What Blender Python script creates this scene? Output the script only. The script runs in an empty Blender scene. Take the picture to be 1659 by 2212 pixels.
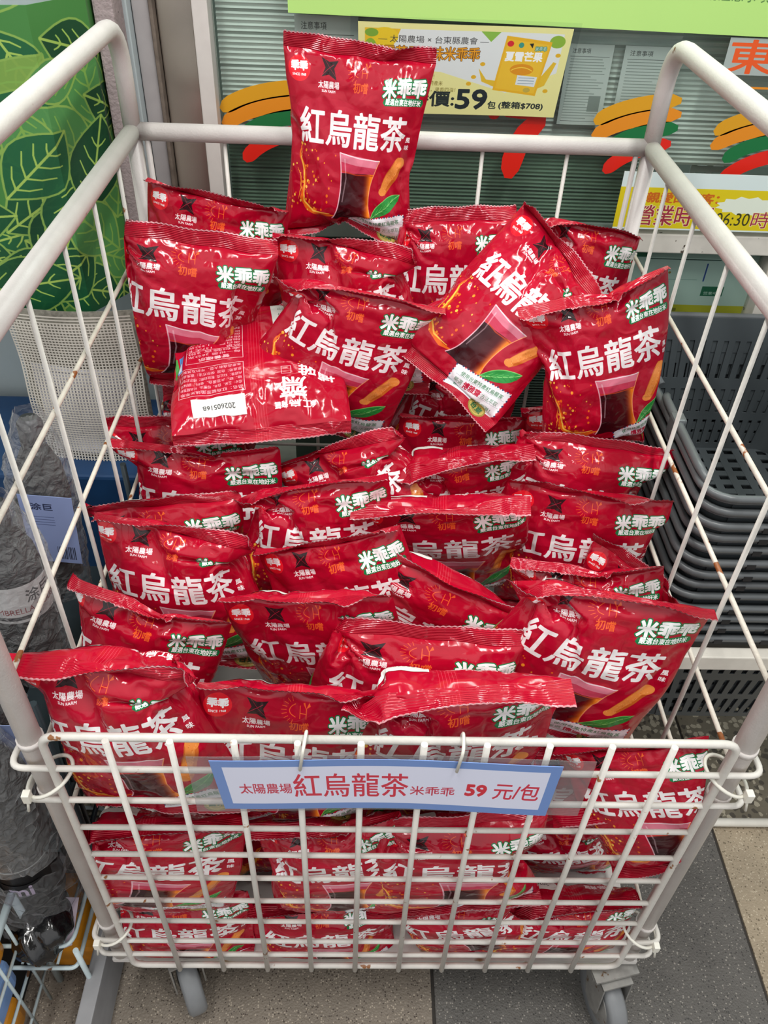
import bpy, bmesh, math, random
import numpy as np
from mathutils import Vector, Matrix
from mathutils.geometry import tessellate_polygon

SC = bpy.context.scene
COL = SC.collection

# ------------------------------------------------------------------ camera
def camera():
    cd = bpy.data.cameras.new('camera'); co = bpy.data.objects.new('camera', cd); COL.objects.link(co)
    cd.sensor_fit = 'VERTICAL'; cd.sensor_height = 24.0; cd.lens = 24.0*1781.4/2212.0
    p, y, r = math.radians(41.001), math.radians(2.192), math.radians(2.578)
    fw = Vector((math.sin(y)*math.cos(p), math.cos(y)*math.cos(p), -math.sin(p)))
    rt = Vector((math.cos(y), -math.sin(y), 0)); up = rt.cross(fw)
    rt2 = rt*math.cos(r)+up*math.sin(r); up2 = -rt*math.sin(r)+up*math.cos(r)
    M = Matrix((rt2, up2, -fw)).transposed().to_4x4(); M.translation = (-.0377, -.4867, 1.4401)
    co.matrix_world = M; cd.clip_start = .02
    SC.camera = co
camera()

# ------------------------------------------------------------------ world, lights, exposure
def world():
    w = bpy.data.worlds.new('overcast_street_sky'); SC.world = w; w.use_nodes = True
    nt = w.node_tree; nt.nodes.clear()
    out = nt.nodes.new('ShaderNodeOutputWorld'); bg = nt.nodes.new('ShaderNodeBackground')
    tc = nt.nodes.new('ShaderNodeTexCoord'); sp = nt.nodes.new('ShaderNodeSeparateXYZ'); cr = nt.nodes.new('ShaderNodeValToRGB')
    nt.links.new(tc.outputs['Generated'], sp.inputs[0]); nt.links.new(sp.outputs['Z'], cr.inputs[0])
    e = cr.color_ramp.elements
    e[0].position = 0.0; e[0].color = (.30, .30, .30, 1); e[1].position = .55; e[1].color = (1.0, 1.0, 1.0, 1)
    m = cr.color_ramp.elements.new(.06); m.color = (.62, .64, .66, 1)
    nt.links.new(cr.outputs[0], bg.inputs['Color']); bg.inputs['Strength'].default_value = 1.3
    nt.links.new(bg.outputs[0], out.inputs[0])
world()
def area(name, loc, target, sx, sy, power, color=(1, 1, 1)):
    l = bpy.data.lights.new(name, 'AREA'); l.shape = 'RECTANGLE'; l.size = sx; l.size_y = sy; l.energy = power; l.color = color
    o = bpy.data.objects.new(name, l); COL.objects.link(o); o.location = loc
    o.rotation_euler = (Vector(target)-Vector(loc)).to_track_quat('-Z', 'Y').to_euler(); return o
area('added_highlight_light', (-.5, -.25, 2.82), (-.5, -.25, 0), .16, 1.3, 34, (1, .99, .96))  # pair of unseen lamps added for crisp highlights
area('added_highlight_light', (.6, -.25, 2.82), (.6, -.25, 0), .16, 1.3, 34, (1, .99, .96))
area('added_interior_fill', (.4, 1.35, 2.6), (.4, 1.3, 0), 1.6, .3, 40, (.95, 1, .97))  # unseen lamp added to brighten the slats behind the glass
SC.view_settings.view_transform = 'Standard'; SC.view_settings.look = 'None'
SC.view_settings.exposure = -.15; SC.view_settings.gamma = 1.0; SC.view_settings.use_curve_mapping = False

# ------------------------------------------------------------------ helpers
def mesh_obj(name, verts, faces, mat=None, parent=None, smooth=False):
    me = bpy.data.meshes.new(name); me.from_pydata([tuple(v) for v in verts], [], faces)
    o = bpy.data.objects.new(name, me); COL.objects.link(o)
    if mat: me.materials.append(mat)
    if smooth: me.polygons.foreach_set('use_smooth', [True]*len(me.polygons))
    if parent: o.parent = parent
    return o
def bm_obj(name, bm, mat=None, parent=None, smooth=False):
    me = bpy.data.meshes.new(name); bm.normal_update(); bm.to_mesh(me); bm.free()
    o = bpy.data.objects.new(name, me); COL.objects.link(o)
    if mat: me.materials.append(mat)
    if smooth: me.polygons.foreach_set('use_smooth', [True]*len(me.polygons))
    if parent: o.parent = parent
    return o
def tag(o, label=None, cat=None, group=None, kind=None):
    if label: o['label'] = label
    if cat: o['category'] = cat
    if group: o['group'] = group
    if kind: o['kind'] = kind
    return o
def thing(name, label, cat, group=None):
    o = bpy.data.objects.new(name, None); COL.objects.link(o); o.empty_display_size = .05
    return tag(o, label, cat, group)
def box(bm, x0, x1, y0, y1, z0, z1, bev=0.0):
    vs = [bm.verts.new((x, y, z)) for x in (x0, x1) for y in (y0, y1) for z in (z0, z1)]
    fs = [(0, 1, 3, 2), (4, 6, 7, 5), (0, 4, 5, 1), (2, 3, 7, 6), (0, 2, 6, 4), (1, 5, 7, 3)]
    ff = [bm.faces.new([vs[i] for i in f]) for f in fs]
    if bev:
        es = list({e for f in ff for e in f.edges}); bmesh.ops.bevel(bm, geom=es, offset=bev, segments=2, affect='EDGES', profile=.6)
def box_obj(name, x0, x1, y0, y1, z0, z1, mat, parent=None, bev=0.0):
    bm = bmesh.new(); box(bm, x0, x1, y0, y1, z0, z1, bev); bmesh.ops.recalc_face_normals(bm, faces=bm.faces)
    return bm_obj(name, bm, mat, parent)
def fillet(pts, rad, n=6):
    pts = [Vector(p) for p in pts]; out = [pts[0]]
    for i in range(1, len(pts)-1):
        a, b, c = pts[i-1], pts[i], pts[i+1]; d0 = (a-b); d1 = (c-b); r = min(rad, d0.length*.49, d1.length*.49)
        p0 = b+d0.normalized()*r; p1 = b+d1.normalized()*r
        for k in range(n+1):
            t = k/n; out.append((1-t)**2*p0+2*t*(1-t)*b+t*t*p1)
    out.append(pts[-1]); return out
def tube(bm, pts, r, seg=10, closed=False, flat=1.0):
    pts = [Vector(p) for p in pts]; n = len(pts); rings = []
    t0 = (pts[1]-pts[0]).normalized(); up = Vector((0, 0, 1)) if abs(t0.z) < .9 else Vector((0, 1, 0))
    nrm = t0.cross(up).normalized()
    for i, p in enumerate(pts):
        a = pts[(i-1) % n] if (closed or i > 0) else p; b = pts[(i+1) % n] if (closed or i < n-1) else p
        t = (b-a).normalized(); nrm = (nrm-t*nrm.dot(t)).normalized(); bn = t.cross(nrm)
        rr = r[i] if isinstance(r, (list, tuple)) else r
        rings.append([bm.verts.new(p+nrm*math.cos(2*math.pi*k/seg)*rr+bn*math.sin(2*math.pi*k/seg)*rr*flat) for k in range(seg)])
    m = n if closed else n-1
    for i in range(m):
        A, B = rings[i], rings[(i+1) % n]
        for k in range(seg):
            f = bm.faces.new((A[k], A[(k+1) % seg], B[(k+1) % seg], B[k])); f.smooth = True
    if not closed:
        bm.faces.new(rings[0][::-1]); bm.faces.new(rings[-1])
def tube_obj(name, pts, r, mat, parent=None, seg=10, closed=False, rad=None, flat=1.0):
    bm = bmesh.new(); tube(bm, fillet(pts, rad) if rad else pts, r, seg, closed, flat)
    return bm_obj(name, bm, mat, parent)
def lathe(bm, prof, seg=24, M=Matrix.Identity(4)):
    rings = []
    for r, z in prof: rings.append([bm.verts.new(M @ Vector((r*math.cos(2*math.pi*k/seg), r*math.sin(2*math.pi*k/seg), z))) for k in range(seg)])
    for A, B in zip(rings, rings[1:]):
        for k in range(seg):
            f = bm.faces.new((A[k], A[(k+1) % seg], B[(k+1) % seg], B[k])); f.smooth = True
    bm.faces.new(rings[0][::-1]); bm.faces.new(rings[-1])
def link_copy(o, parent, loc=None):
    c = o.copy(); COL.objects.link(c); c.parent = parent
    if loc is not None: c.location = loc
    return c
def copy_tree(root, loc, label=None):
    r = root.copy(); COL.objects.link(r); r.location = loc
    if label: r['label'] = label
    for ch in root.children:
        c = ch.copy(); COL.objects.link(c); c.parent = r
        for g in ch.children:
            d = g.copy(); COL.objects.link(d); d.parent = c
    return r

# ------------------------------------------------------------------ materials
def srgb(c):
    return tuple(((x/12.92) if x <= .04045 else ((x+.055)/1.055)**2.4) for x in c)
def hexc(h): return tuple(int(h[i:i+2], 16)/255 for i in (0, 2, 4))
def M(name, hx, rough=.5, metal=0.0, coat=0.0, noise=0.0, nscale=40, bump=0.0, bscale=120, spots=None, spec=.5):
    m = bpy.data.materials.new(name); m.use_nodes = True; nt = m.node_tree; b = nt.nodes['Principled BSDF']
    c = srgb(hexc(hx)); b.inputs['Base Color'].default_value = (*c, 1); b.inputs['Roughness'].default_value = rough
    b.inputs['Metallic'].default_value = metal; b.inputs['Coat Weight'].default_value = coat; b.inputs['Specular IOR Level'].default_value = spec
    geo = nt.nodes.new('ShaderNodeNewGeometry'); last = None
    if noise:
        n = nt.nodes.new('ShaderNodeTexNoise'); n.inputs['Scale'].default_value = nscale; n.inputs['Detail'].default_value = 5
        nt.links.new(geo.outputs['Position'], n.inputs['Vector'])
        cr = nt.nodes.new('ShaderNodeValToRGB'); cr.color_ramp.elements[0].position = .3; cr.color_ramp.elements[1].position = .7
        cr.color_ramp.elements[0].color = (*[x*(1-noise) for x in c], 1); cr.color_ramp.elements[1].color = (*[min(1, x*(1+noise)) for x in c], 1)
        nt.links.new(n.outputs['Fac'], cr.inputs[0]); nt.links.new(cr.outputs[0], b.inputs['Base Color']); last = cr.outputs[0]
    if spots:   # (colour, scale, threshold) : rust or dirt specks that belong to the surface
        hx2, sc2, th = spots
        n2 = nt.nodes.new('ShaderNodeTexNoise'); n2.inputs['Scale'].default_value = sc2; n2.inputs['Detail'].default_value = 3
        nt.links.new(geo.outputs['Position'], n2.inputs['Vector'])
        r2 = nt.nodes.new('ShaderNodeMapRange'); r2.inputs['From Min'].default_value = th; r2.inputs['From Max'].default_value = th+.03
        nt.links.new(n2.outputs['Fac'], r2.inputs['Value'])
        mx = nt.nodes.new('ShaderNodeMix'); mx.data_type = 'RGBA'; nt.links.new(r2.outputs['Result'], mx.inputs['Factor'])
        if last: nt.links.new(last, mx.inputs['A'])
        else: mx.inputs['A'].default_value = (*c, 1)
        mx.inputs['B'].default_value = (*srgb(hexc(hx2)), 1); nt.links.new(mx.outputs['Result'], b.inputs['Base Color'])
    if bump:
        n3 = nt.nodes.new('ShaderNodeTexNoise'); n3.inputs['Scale'].default_value = bscale; n3.inputs['Detail'].default_value = 4
        nt.links.new(geo.outputs['Position'], n3.inputs['Vector'])
        bp = nt.nodes.new('ShaderNodeBump'); bp.inputs['Strength'].default_value = bump; bp.inputs['Distance'].default_value = .003
        nt.links.new(n3.outputs['Fac'], bp.inputs['Height']); nt.links.new(bp.outputs[0], b.inputs['Normal'])
    return m
def glassy(name, tint, alpha, rough=.05, bump=0, bscale=60, milk=.05):
    m = bpy.data.materials.new(name); m.use_nodes = True; nt = m.node_tree; nt.nodes.clear()
    out = nt.nodes.new('ShaderNodeOutputMaterial'); tr = nt.nodes.new('ShaderNodeBsdfTransparent'); gl = nt.nodes.new('ShaderNodeBsdfPrincipled')
    tr.inputs[0].default_value = (*tint, 1); gl.inputs['Base Color'].default_value = (milk, milk, milk, 1); gl.inputs['Roughness'].default_value = rough
    fr = nt.nodes.new('ShaderNodeFresnel'); bf = nt.nodes.new('ShaderNodeNewGeometry'); im_ = nt.nodes.new('ShaderNodeMapRange'); im_.inputs['To Min'].default_value = 1.5; im_.inputs['To Max'].default_value = 1/1.5
    nt.links.new(bf.outputs['Backfacing'], im_.inputs['Value']); nt.links.new(im_.outputs[0], fr.inputs['IOR'])
    mr = nt.nodes.new('ShaderNodeMath'); mr.operation = 'ADD'; mr.inputs[1].default_value = alpha; mr.use_clamp = True
    nt.links.new(fr.outputs[0], mr.inputs[0]); mx = nt.nodes.new('ShaderNodeMixShader')
    nt.links.new(mr.outputs[0], mx.inputs[0]); nt.links.new(tr.outputs[0], mx.inputs[1]); nt.links.new(gl.outputs[0], mx.inputs[2]); nt.links.new(mx.outputs[0], out.inputs[0])
    if bump:
        tc = nt.nodes.new('ShaderNodeNewGeometry'); v = nt.nodes.new('ShaderNodeTexNoise'); v.inputs['Scale'].default_value = bscale; v.inputs['Detail'].default_value = 4; v.inputs['Distortion'].default_value = 1.5
        nt.links.new(tc.outputs['Position'], v.inputs['Vector']); bp = nt.nodes.new('ShaderNodeBump'); bp.inputs['Strength'].default_value = bump; bp.inputs['Distance'].default_value = .01
        nt.links.new(v.outputs['Fac'], bp.inputs['Height']); nt.links.new(bp.outputs[0], gl.inputs['Normal'])
    return m

# ------------------------------------------------------------------ flat print: a small vector rasteriser for lettering and marks
_font = {}
def glyphs(body):
    if body not in _font:
        cu = bpy.data.curves.new('t', 'FONT'); cu.body = body; cu.size = 1; cu.resolution_u = 3
        o = bpy.data.objects.new('t', cu); COL.objects.link(o)
        dg = bpy.context.evaluated_depsgraph_get(); me = bpy.data.meshes.new_from_object(o.evaluated_get(dg))
        me.calc_loop_triangles()
        v = np.array([p.co[:2] for p in me.vertices]) if len(me.vertices) else np.zeros((3, 2))
        t = np.array([l.vertices[:] for l in me.loop_triangles]) if len(me.loop_triangles) else np.zeros((0, 3), int)
        bpy.data.objects.remove(o); bpy.data.curves.remove(cu); bpy.data.meshes.remove(me)
        mn, mx = v.min(0), v.max(0); _font[body] = ((v-mn)/np.maximum(mx-mn, 1e-6), t)
    return _font[body]
class Canvas:
    def __init__(s, w, h, bg, ss=2):
        s.w, s.h, s.ss = w, h, ss; s.oy = 0; s.a = np.empty((h*ss, w*ss, 3), np.float32); s.a[:] = hexc(bg)
    def region(s, p, pad=0):
        x0 = max(0, int(p[:, 0].min())-pad); x1 = min(s.a.shape[1], int(p[:, 0].max())+2+pad)
        y0 = max(0, int(p[:, 1].min())-pad); y1 = min(s.a.shape[0], int(p[:, 1].max())+2+pad)
        return x0, y0, x1, y1
    def paint(s, mask, r, col, alpha=1.0):
        x0, y0, x1, y1 = r
        if x1 <= x0 or y1 <= y0: return
        if callable(col):
            yy, xx = np.mgrid[y0:y1, x0:x1]; c = col(xx/s.ss, yy/s.ss)
        else: c = np.array(hexc(col) if isinstance(col, str) else col)
        a = (mask.astype(np.float32)*alpha)[..., None]; s.a[y0:y1, x0:x1] = s.a[y0:y1, x0:x1]*(1-a)+a*c
    def tris(s, p, tri, r):
        x0, y0, x1, y1 = r; m = np.zeros((max(0, y1-y0), max(0, x1-x0)), bool)
        for t in tri:
            q = p[t]; a0 = max(x0, int(q[:, 0].min())); a1 = min(x1, int(q[:, 0].max())+2); b0 = max(y0, int(q[:, 1].min())); b1 = min(y1, int(q[:, 1].max())+2)
            if a1 <= a0 or b1 <= b0: continue
            X = np.arange(a0, a1)+.5; Y = (np.arange(b0, b1)+.5)[:, None]
            e = [(q[(k+1) % 3, 0]-q[k, 0])*(Y-q[k, 1])-(q[(k+1) % 3, 1]-q[k, 1])*(X-q[k, 0]) for k in range(3)]
            ins = ((e[0] >= 0) & (e[1] >= 0) & (e[2] >= 0)) | ((e[0] <= 0) & (e[1] <= 0) & (e[2] <= 0))
            m[b0-y0:b1-y0, a0-x0:a1-x0] |= ins
        return m
    def dilate(s, m, r):
        o = m.copy(); H, W = m.shape
        for dy in range(-r, r+1):
            for dx in range(-r, r+1):
                if dx*dx+dy*dy <= r*r+1 and (dx or dy):
                    o[max(0, dy):H+min(0, dy), max(0, dx):W+min(0, dx)] |= m[max(0, -dy):H+min(0, -dy), max(0, -dx):W+min(0, -dx)]
        return o
    def text(s, body, x0, y0, x1, y1, col, bold=0, rot=0, outline=None, ow=0):
        v, t = glyphs(body); ss = s.ss
        p = np.stack([x0+v[:, 0]*(x1-x0), s.oy+y1-v[:, 1]*(y1-y0)], 1)*ss
        if rot:
            c = np.array([(x0+x1)/2, s.oy+(y0+y1)/2])*ss; a = math.radians(rot); d = p-c
            p = c+np.stack([d[:, 0]*math.cos(a)-d[:, 1]*math.sin(a), d[:, 0]*math.sin(a)+d[:, 1]*math.cos(a)], 1)
        r = s.region(p, int((bold+ow)*ss)+2); m = s.tris(p, t, r)
        if m.size == 0: return
        if bold: m = s.dilate(m, max(1, int(round(bold*ss))))
        if outline: s.paint(s.dilate(m, max(1, int(round(ow*ss)))), r, outline)
        s.paint(m, r, col)
    def poly(s, pts, col, alpha=1.0):
        p = (np.array(pts, float)+(0, s.oy))*s.ss; t = tessellate_polygon([[Vector((a, b, 0)) for a, b in p]])
        r = s.region(p); m = s.tris(p, np.array(t), r); s.paint(m, r, col, alpha)
    def rect(s, x0, y0, x1, y1, col, alpha=1.0, rot=0): s.poly(rotp([(x0, y0), (x1, y0), (x1, y1), (x0, y1)], rot), col, alpha)
    def disc(s, cx, cy, rx, ry, col, alpha=1.0):
        s.poly([(cx+rx*math.cos(a*math.pi/18), cy+ry*math.sin(a*math.pi/18)) for a in range(36)], col, alpha)
    def stroke(s, pts, w, col, alpha=1.0):
        pts = np.array(pts, float)+(0, s.oy)
        ws = w if hasattr(w, '__len__') else [w]*len(pts)
        d = np.gradient(pts, axis=0); n = np.stack([-d[:, 1], d[:, 0]], 1); n /= np.maximum(np.linalg.norm(n, axis=1), 1e-6)[:, None]
        q = np.array(ws)[:, None]/2*n; p = np.concatenate([pts+q, (pts-q)])*s.ss; k = len(pts)
        tri = []
        for i in range(k-1): tri += [(i, i+1, k+i), (i+1, k+i+1, k+i)]
        r = s.region(p); s.paint(s.tris(p, np.array(tri), r), r, col, alpha)
    def image(s, name):
        a = s.a.reshape(s.h, s.ss, s.w, s.ss, 3).mean((1, 3))[::-1]
        im = bpy.data.images.new(name, s.w, s.h); px = np.ones((s.h, s.w, 4), np.float32); px[..., :3] = a
        im.pixels.foreach_set(px.ravel()); im.update(); im.pack(); return im
def rotp(pts, deg):
    if not deg: return pts
    c = np.mean(np.array(pts, float), 0); a = math.radians(deg)
    return [(c[0]+(x-c[0])*math.cos(a)-(y-c[1])*math.sin(a), c[1]+(x-c[0])*math.sin(a)+(y-c[1])*math.cos(a)) for x, y in pts]
def bez(p0, p1, p2, n=12):
    return [((1-t)**2*p0[0]+2*t*(1-t)*p1[0]+t*t*p2[0], (1-t)**2*p0[1]+2*t*(1-t)*p1[1]+t*t*p2[1]) for t in [i/n for i in range(n+1)]]
def print_mat(name, canvas, rough=.4, coat=0.0, bump=0.0):
    m = bpy.data.materials.new(name); m.use_nodes = True; nt = m.node_tree; b = nt.nodes['Principled BSDF']
    ti = nt.nodes.new('ShaderNodeTexImage'); ti.image = canvas.image(name); ti.extension = 'EXTEND'
    nt.links.new(ti.outputs['Color'], b.inputs['Base Color']); b.inputs['Roughness'].default_value = rough; b.inputs['Coat Weight'].default_value = coat
    b.inputs['Coat Roughness'].default_value = .08
    return m
def sheet(name, P00, P10, P11, P01, mat, parent=None, nx=1, ny=1, fn=None, uv=(0, 0, 1, 1), thick=.0008):
    """a thin sheet with real thickness: corners bottom-left, bottom-right, top-right, top-left; fn bends it"""
    a, b, c, d = map(Vector, (P00, P10, P11, P01)); V = []; UV = []
    nrm = (b-a).cross(d-a).normalized()
    for k in (0, 1):
        for j in range(ny+1):
            for i in range(nx+1):
                s, t = i/nx, j/ny; p = (a*(1-s)+b*s)*(1-t)+(d*(1-s)+c*s)*t
                if fn: p = p+nrm*fn(s, t)
                V.append(p-nrm*(thick*k)); UV.append((uv[0]+(uv[2]-uv[0])*s, uv[1]+(uv[3]-uv[1])*t))
    n = (nx+1)*(ny+1); F = []
    for j in range(ny):
        for i in range(nx):
            q = j*(nx+1)+i; F.append((q, q+1, q+nx+2, q+nx+1)); F.append((n+q, n+q+nx+1, n+q+nx+2, n+q+1))
    for i in range(nx):
        q = ny*(nx+1)+i; F.append((i, n+i, n+i+1, i+1)); F.append((q, q+1, n+q+1, n+q))
    for j in range(ny):
        q = j*(nx+1); F.append((q, q+nx+1, n+q+nx+1, n+q)); q += nx; F.append((q, n+q, n+q+nx+1, q+nx+1))
    o = mesh_obj(name, V, F, mat, parent, smooth=False); me = o.data; ul = me.uv_layers.new(name='UVMap')
    for l in me.loops: ul.data[l.index].uv = UV[l.vertex_index]
    return o

# ------------------------------------------------------------------ common materials
m_white = M('white_powder_coated_steel', 'cdc7c3', .42, noise=.05, nscale=30, bump=.12, bscale=400, spots=('7a4a2c', 38, .74))
m_wire = M('white_coated_wire', 'cbc7c0', .4, noise=.06, nscale=60, bump=.1, bscale=300, spots=('8a5a34', 55, .69))
m_rusty = M('rust_specked_white_wire', 'cdc5b8', .5, noise=.1, nscale=60, bump=.2, bscale=300, spots=('8a4f22', 42, .64))
m_tie = M('white_nylon_tie', 'dedbd0', .35, noise=.03)
m_steel = M('brushed_stainless_steel', 'b9b0a6', .28, metal=.85, noise=.08, nscale=12)
m_galv = M('galvanised_caster_steel', '9c9a96', .45, metal=.6, noise=.15, nscale=60, spots=('6b5138', 45, .64))
m_rubber = M('grey_translucent_rubber', '77797b', .45, noise=.06)
m_black = M('black_rubber_pedal', '2a2b2b', .6)
m_alu = M('painted_pale_grey_frame', 'b9bdb9', .45, noise=.05, nscale=10, bump=.1)
m_pale = M('pale_blue_grey_panel', 'b4c0c2', .5, noise=.05, nscale=8, bump=.12)
m_conc = M('pitted_mauve_pillar_plaster', '9d8f8f', .8, noise=.12, nscale=60, bump=.6, bscale=180, spots=('40383a', 150, .70))
m_blkplastic = M('matt_black_fabric', '19191b', .7, noise=.15, nscale=80, bump=.2)

# ------------------------------------------------------------------ floor: big terrazzo tiles
def terrazzo(name, base, chipA, chipB, scale, amt, fill=.42):
    m = bpy.data.materials.new(name); m.use_nodes = True; nt = m.node_tree; b = nt.nodes['Principled BSDF']; L = nt.links
    geo = nt.nodes.new('ShaderNodeNewGeometry')
    v = nt.nodes.new('ShaderNodeTexVoronoi'); v.inputs['Scale'].default_value = scale; L.new(geo.outputs['Position'], v.inputs['Vector'])
    sp = nt.nodes.new('ShaderNodeSeparateColor'); L.new(v.outputs['Color'], sp.inputs[0])
    n = nt.nodes.new('ShaderNodeTexNoise'); n.inputs['Scale'].default_value = 14; n.inputs['Detail'].default_value = 6; L.new(geo.outputs['Position'], n.inputs['Vector'])
    cr = nt.nodes.new('ShaderNodeValToRGB'); e = cr.color_ramp.elements; cr.color_ramp.interpolation = 'CONSTANT'
    e[0].position = 0; e[0].color = (*srgb(hexc(base)), 1); e[1].position = 1-amt; e[1].color = (*srgb(hexc(chipA)), 1)
    x = e.new(1-amt*.5); x.color = (*srgb(hexc(chipB)), 1)
    L.new(sp.outputs[0], cr.inputs[0])
    n5 = nt.nodes.new('ShaderNodeTexNoise'); n5.inputs['Scale'].default_value = scale*1.3; n5.inputs['Detail'].default_value = 2; L.new(geo.outputs['Position'], n5.inputs['Vector'])
    wn = nt.nodes.new('ShaderNodeMath'); wn.operation = 'MULTIPLY_ADD'; wn.inputs[1].default_value = .8; wn.inputs[2].default_value = -.4; L.new(n5.outputs['Fac'], wn.inputs[0])
    wa = nt.nodes.new('ShaderNodeMath'); L.new(wn.outputs[0], wa.inputs[0]); L.new(v.outputs['Distance'], wa.inputs[1]); wn = wa
    d = nt.nodes.new('ShaderNodeMath'); d.operation = 'LESS_THAN'; d.inputs[1].default_value = fill; L.new(wn.outputs[0], d.inputs[0])
    mx = nt.nodes.new('ShaderNodeMix'); mx.data_type = 'RGBA'; L.new(d.outputs[0], mx.inputs['Factor']); mx.inputs['A'].default_value = (*srgb(hexc(base)), 1); L.new(cr.outputs[0], mx.inputs['B'])
    m2 = nt.nodes.new('ShaderNodeMix'); m2.data_type = 'RGBA'; m2.blend_type = 'MULTIPLY'; m2.inputs['Factor'].default_value = 1
    mr = nt.nodes.new('ShaderNodeMapRange'); mr.inputs['To Min'].default_value = .7; mr.inputs['To Max'].default_value = 1.25; L.new(n.outputs['Fac'], mr.inputs['Value'])
    L.new(mx.outputs['Result'], m2.inputs['A']); L.new(mr.outputs['Result'], m2.inputs['B']); L.new(m2.outputs['Result'], b.inputs['Base Color'])
    bp = nt.nodes.new('ShaderNodeBump'); bp.inputs['Strength'].default_value = .35; bp.inputs['Distance'].default_value = .002; L.new(v.outputs['Distance'], bp.inputs['Height']); L.new(bp.outputs[0], b.inputs['Normal'])
    b.inputs['Roughness'].default_value = .6
    return m
t_brown = terrazzo('brown_terrazzo', '7c7266', '4a4038', 'a89c8c', 330, .35)
t_dark = terrazzo('dark_grey_terrazzo', '5a5753', '8f8a82', '3a3836', 330, .26)
t_beige = terrazzo('beige_terrazzo', '9d8f79', '6f6350', 'b8ab95', 300, .35)
t_pebble = terrazzo('exposed_pebble_floor', '6f6859', 'aaa28f', '4c463d', 85, .75, .5)
grout = M('dark_grout', '3d3935', .9)
floor = box_obj('floor', -3.0, 3.2, -2.6, .93, -.06, -.004, grout); tag(floor, kind='structure')
xs = [-2.058, -1.522, -.986, -.45, .0935, .633, 1.172, 1.71]
for iy, (y0, y1) in enumerate(((-1.85, -1.315), (-1.31, -.775), (-.77, -.242), (-.237, .295))):
    for i in range(len(xs)-1):
        mt = (t_brown, t_dark, t_beige)[(i+(iy+1)*2) % 3] if iy < 3 else (t_beige, t_dark, t_brown, t_brown, t_dark, t_beige, t_brown)[i]
        t = box_obj('floor_tile', xs[i]+.0025, xs[i+1]-.0025, y0, y1, -.03, 0, mt, floor, bev=.0015)
for i in range(len(xs)-1):
    box_obj('floor_tile', xs[i]+.0025, xs[i+1]-.0025, .3, .925, -.03, -.0005, t_pebble, floor, bev=.0015)

# ------------------------------------------------------------------ the arcade and shop front
GY = .90     # plane of the shop glass
ceil = box_obj('ceiling', -3.0, 3.2, -1.25, .95, 2.9, 3.0, M('white_arcade_ceiling', 'cfcfc9', .8, noise=.04, nscale=6)); tag(ceil, kind='structure')
for x in (-.5, .6):  # unseen housings that go with the added highlight lamps
    t = thing('added_light_housing', 'unseen housing added for a highlight lamp above the cart, %s one' % ('left' if x < 0 else 'right'), 'ceiling light', 'added highlight lamps above the cart')
    t.location = (x, -.25, 2.9)
    box_obj('housing', -.09, .09, -.65, .65, -.05, 0, m_alu, t, .004)
wl = box_obj('wall_left', -1.6, -.422, GY-.02, GY+.10, 0, 2.9, m_pale); tag(wl, kind='structure')
wr = box_obj('wall_right', 1.75, 3.2, GY-.02, GY+.10, 0, 2.9, m_pale); tag(wr, kind='structure')
wt = box_obj('wall_back', -.45, 1.8, GY+.9, GY+1.0, 0, 2.9, M('dim_shop_interior_wall', '66706a', .8, noise=.12, nscale=5)); tag(wt, kind='structure')
wi = box_obj('wall_inner_left', -.5, -.45, GY+.11, GY+.9, 0, 2.9, M('shop_inner_side', '7b837e', .8, noise=.1, nscale=5)); tag(wi, kind='structure')
fi = box_obj('floor_inner', -.45, 1.8, GY+.05, GY+.9, -.06, .0, M('shop_inner_floor', '807c74', .6, noise=.1)); tag(fi, kind='structure')
# door-frame uprights at the left of the glass
for n_, x0, x1, yf, mt in ((1, -.421, -.378, .05, m_pale), (2, -.377, -.353, .028, M('grey_steel_jamb', 'a19c9c', .5, noise=.05)), (3, -.352, -.346, .034, M('dark_worn_seam', '6a5f55', .7, noise=.3, nscale=60)),
                           (4, -.345, -.293, .016, m_steel), (5, -.292, -.269, .03, M('white_door_edge', 'cfc9c4', .45, noise=.04))):
    tr = box_obj('trim_%d' % n_, x0, x1, GY-yf, GY+.02, 0, 2.9, mt, bev=.002); tag(tr, kind='structure')
# the window: glass, frame and the low frame around the lower pane
win = bpy.data.objects.new('window_1', None); COL.objects.link(win); tag(win, kind='structure')
m_glass = glassy('window_glass', (.92, .96, .94), .05, .03)
box_obj('upper_pane', -.268, 1.75, GY, GY+.006, .90, 2.9, m_glass, win)
box_obj('lower_pane', -.268, 1.75, GY, GY+.006, .30, .862, m_glass, win)
m_fr = M('worn_white_window_frame', 'd3cfc5', .5, noise=.06, nscale=40, spots=('554a40', 60, .68))
box_obj('transom', .40, 1.75, GY-.03, GY+.015, .862, .895, m_fr, win, .002)
box_obj('transom', -.268, .40, GY-.004, GY+.015, .862, .895, M('dull_green_transom', '5c675f', .5), win, .002)
box_obj('lower_jamb', .40, .43, GY-.03, GY+.015, .30, .861, m_fr, win, .002)
box_obj('lower_jamb', .665, .69, GY-.03, GY+.015, .30, .861, m_fr, win, .002)
box_obj('sill', -.45, 1.8, GY-.04, GY+.05, 0, .30, M('stone_plinth', '8f8b84', .7, noise=.1, bump=.3), win, .003)

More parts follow.
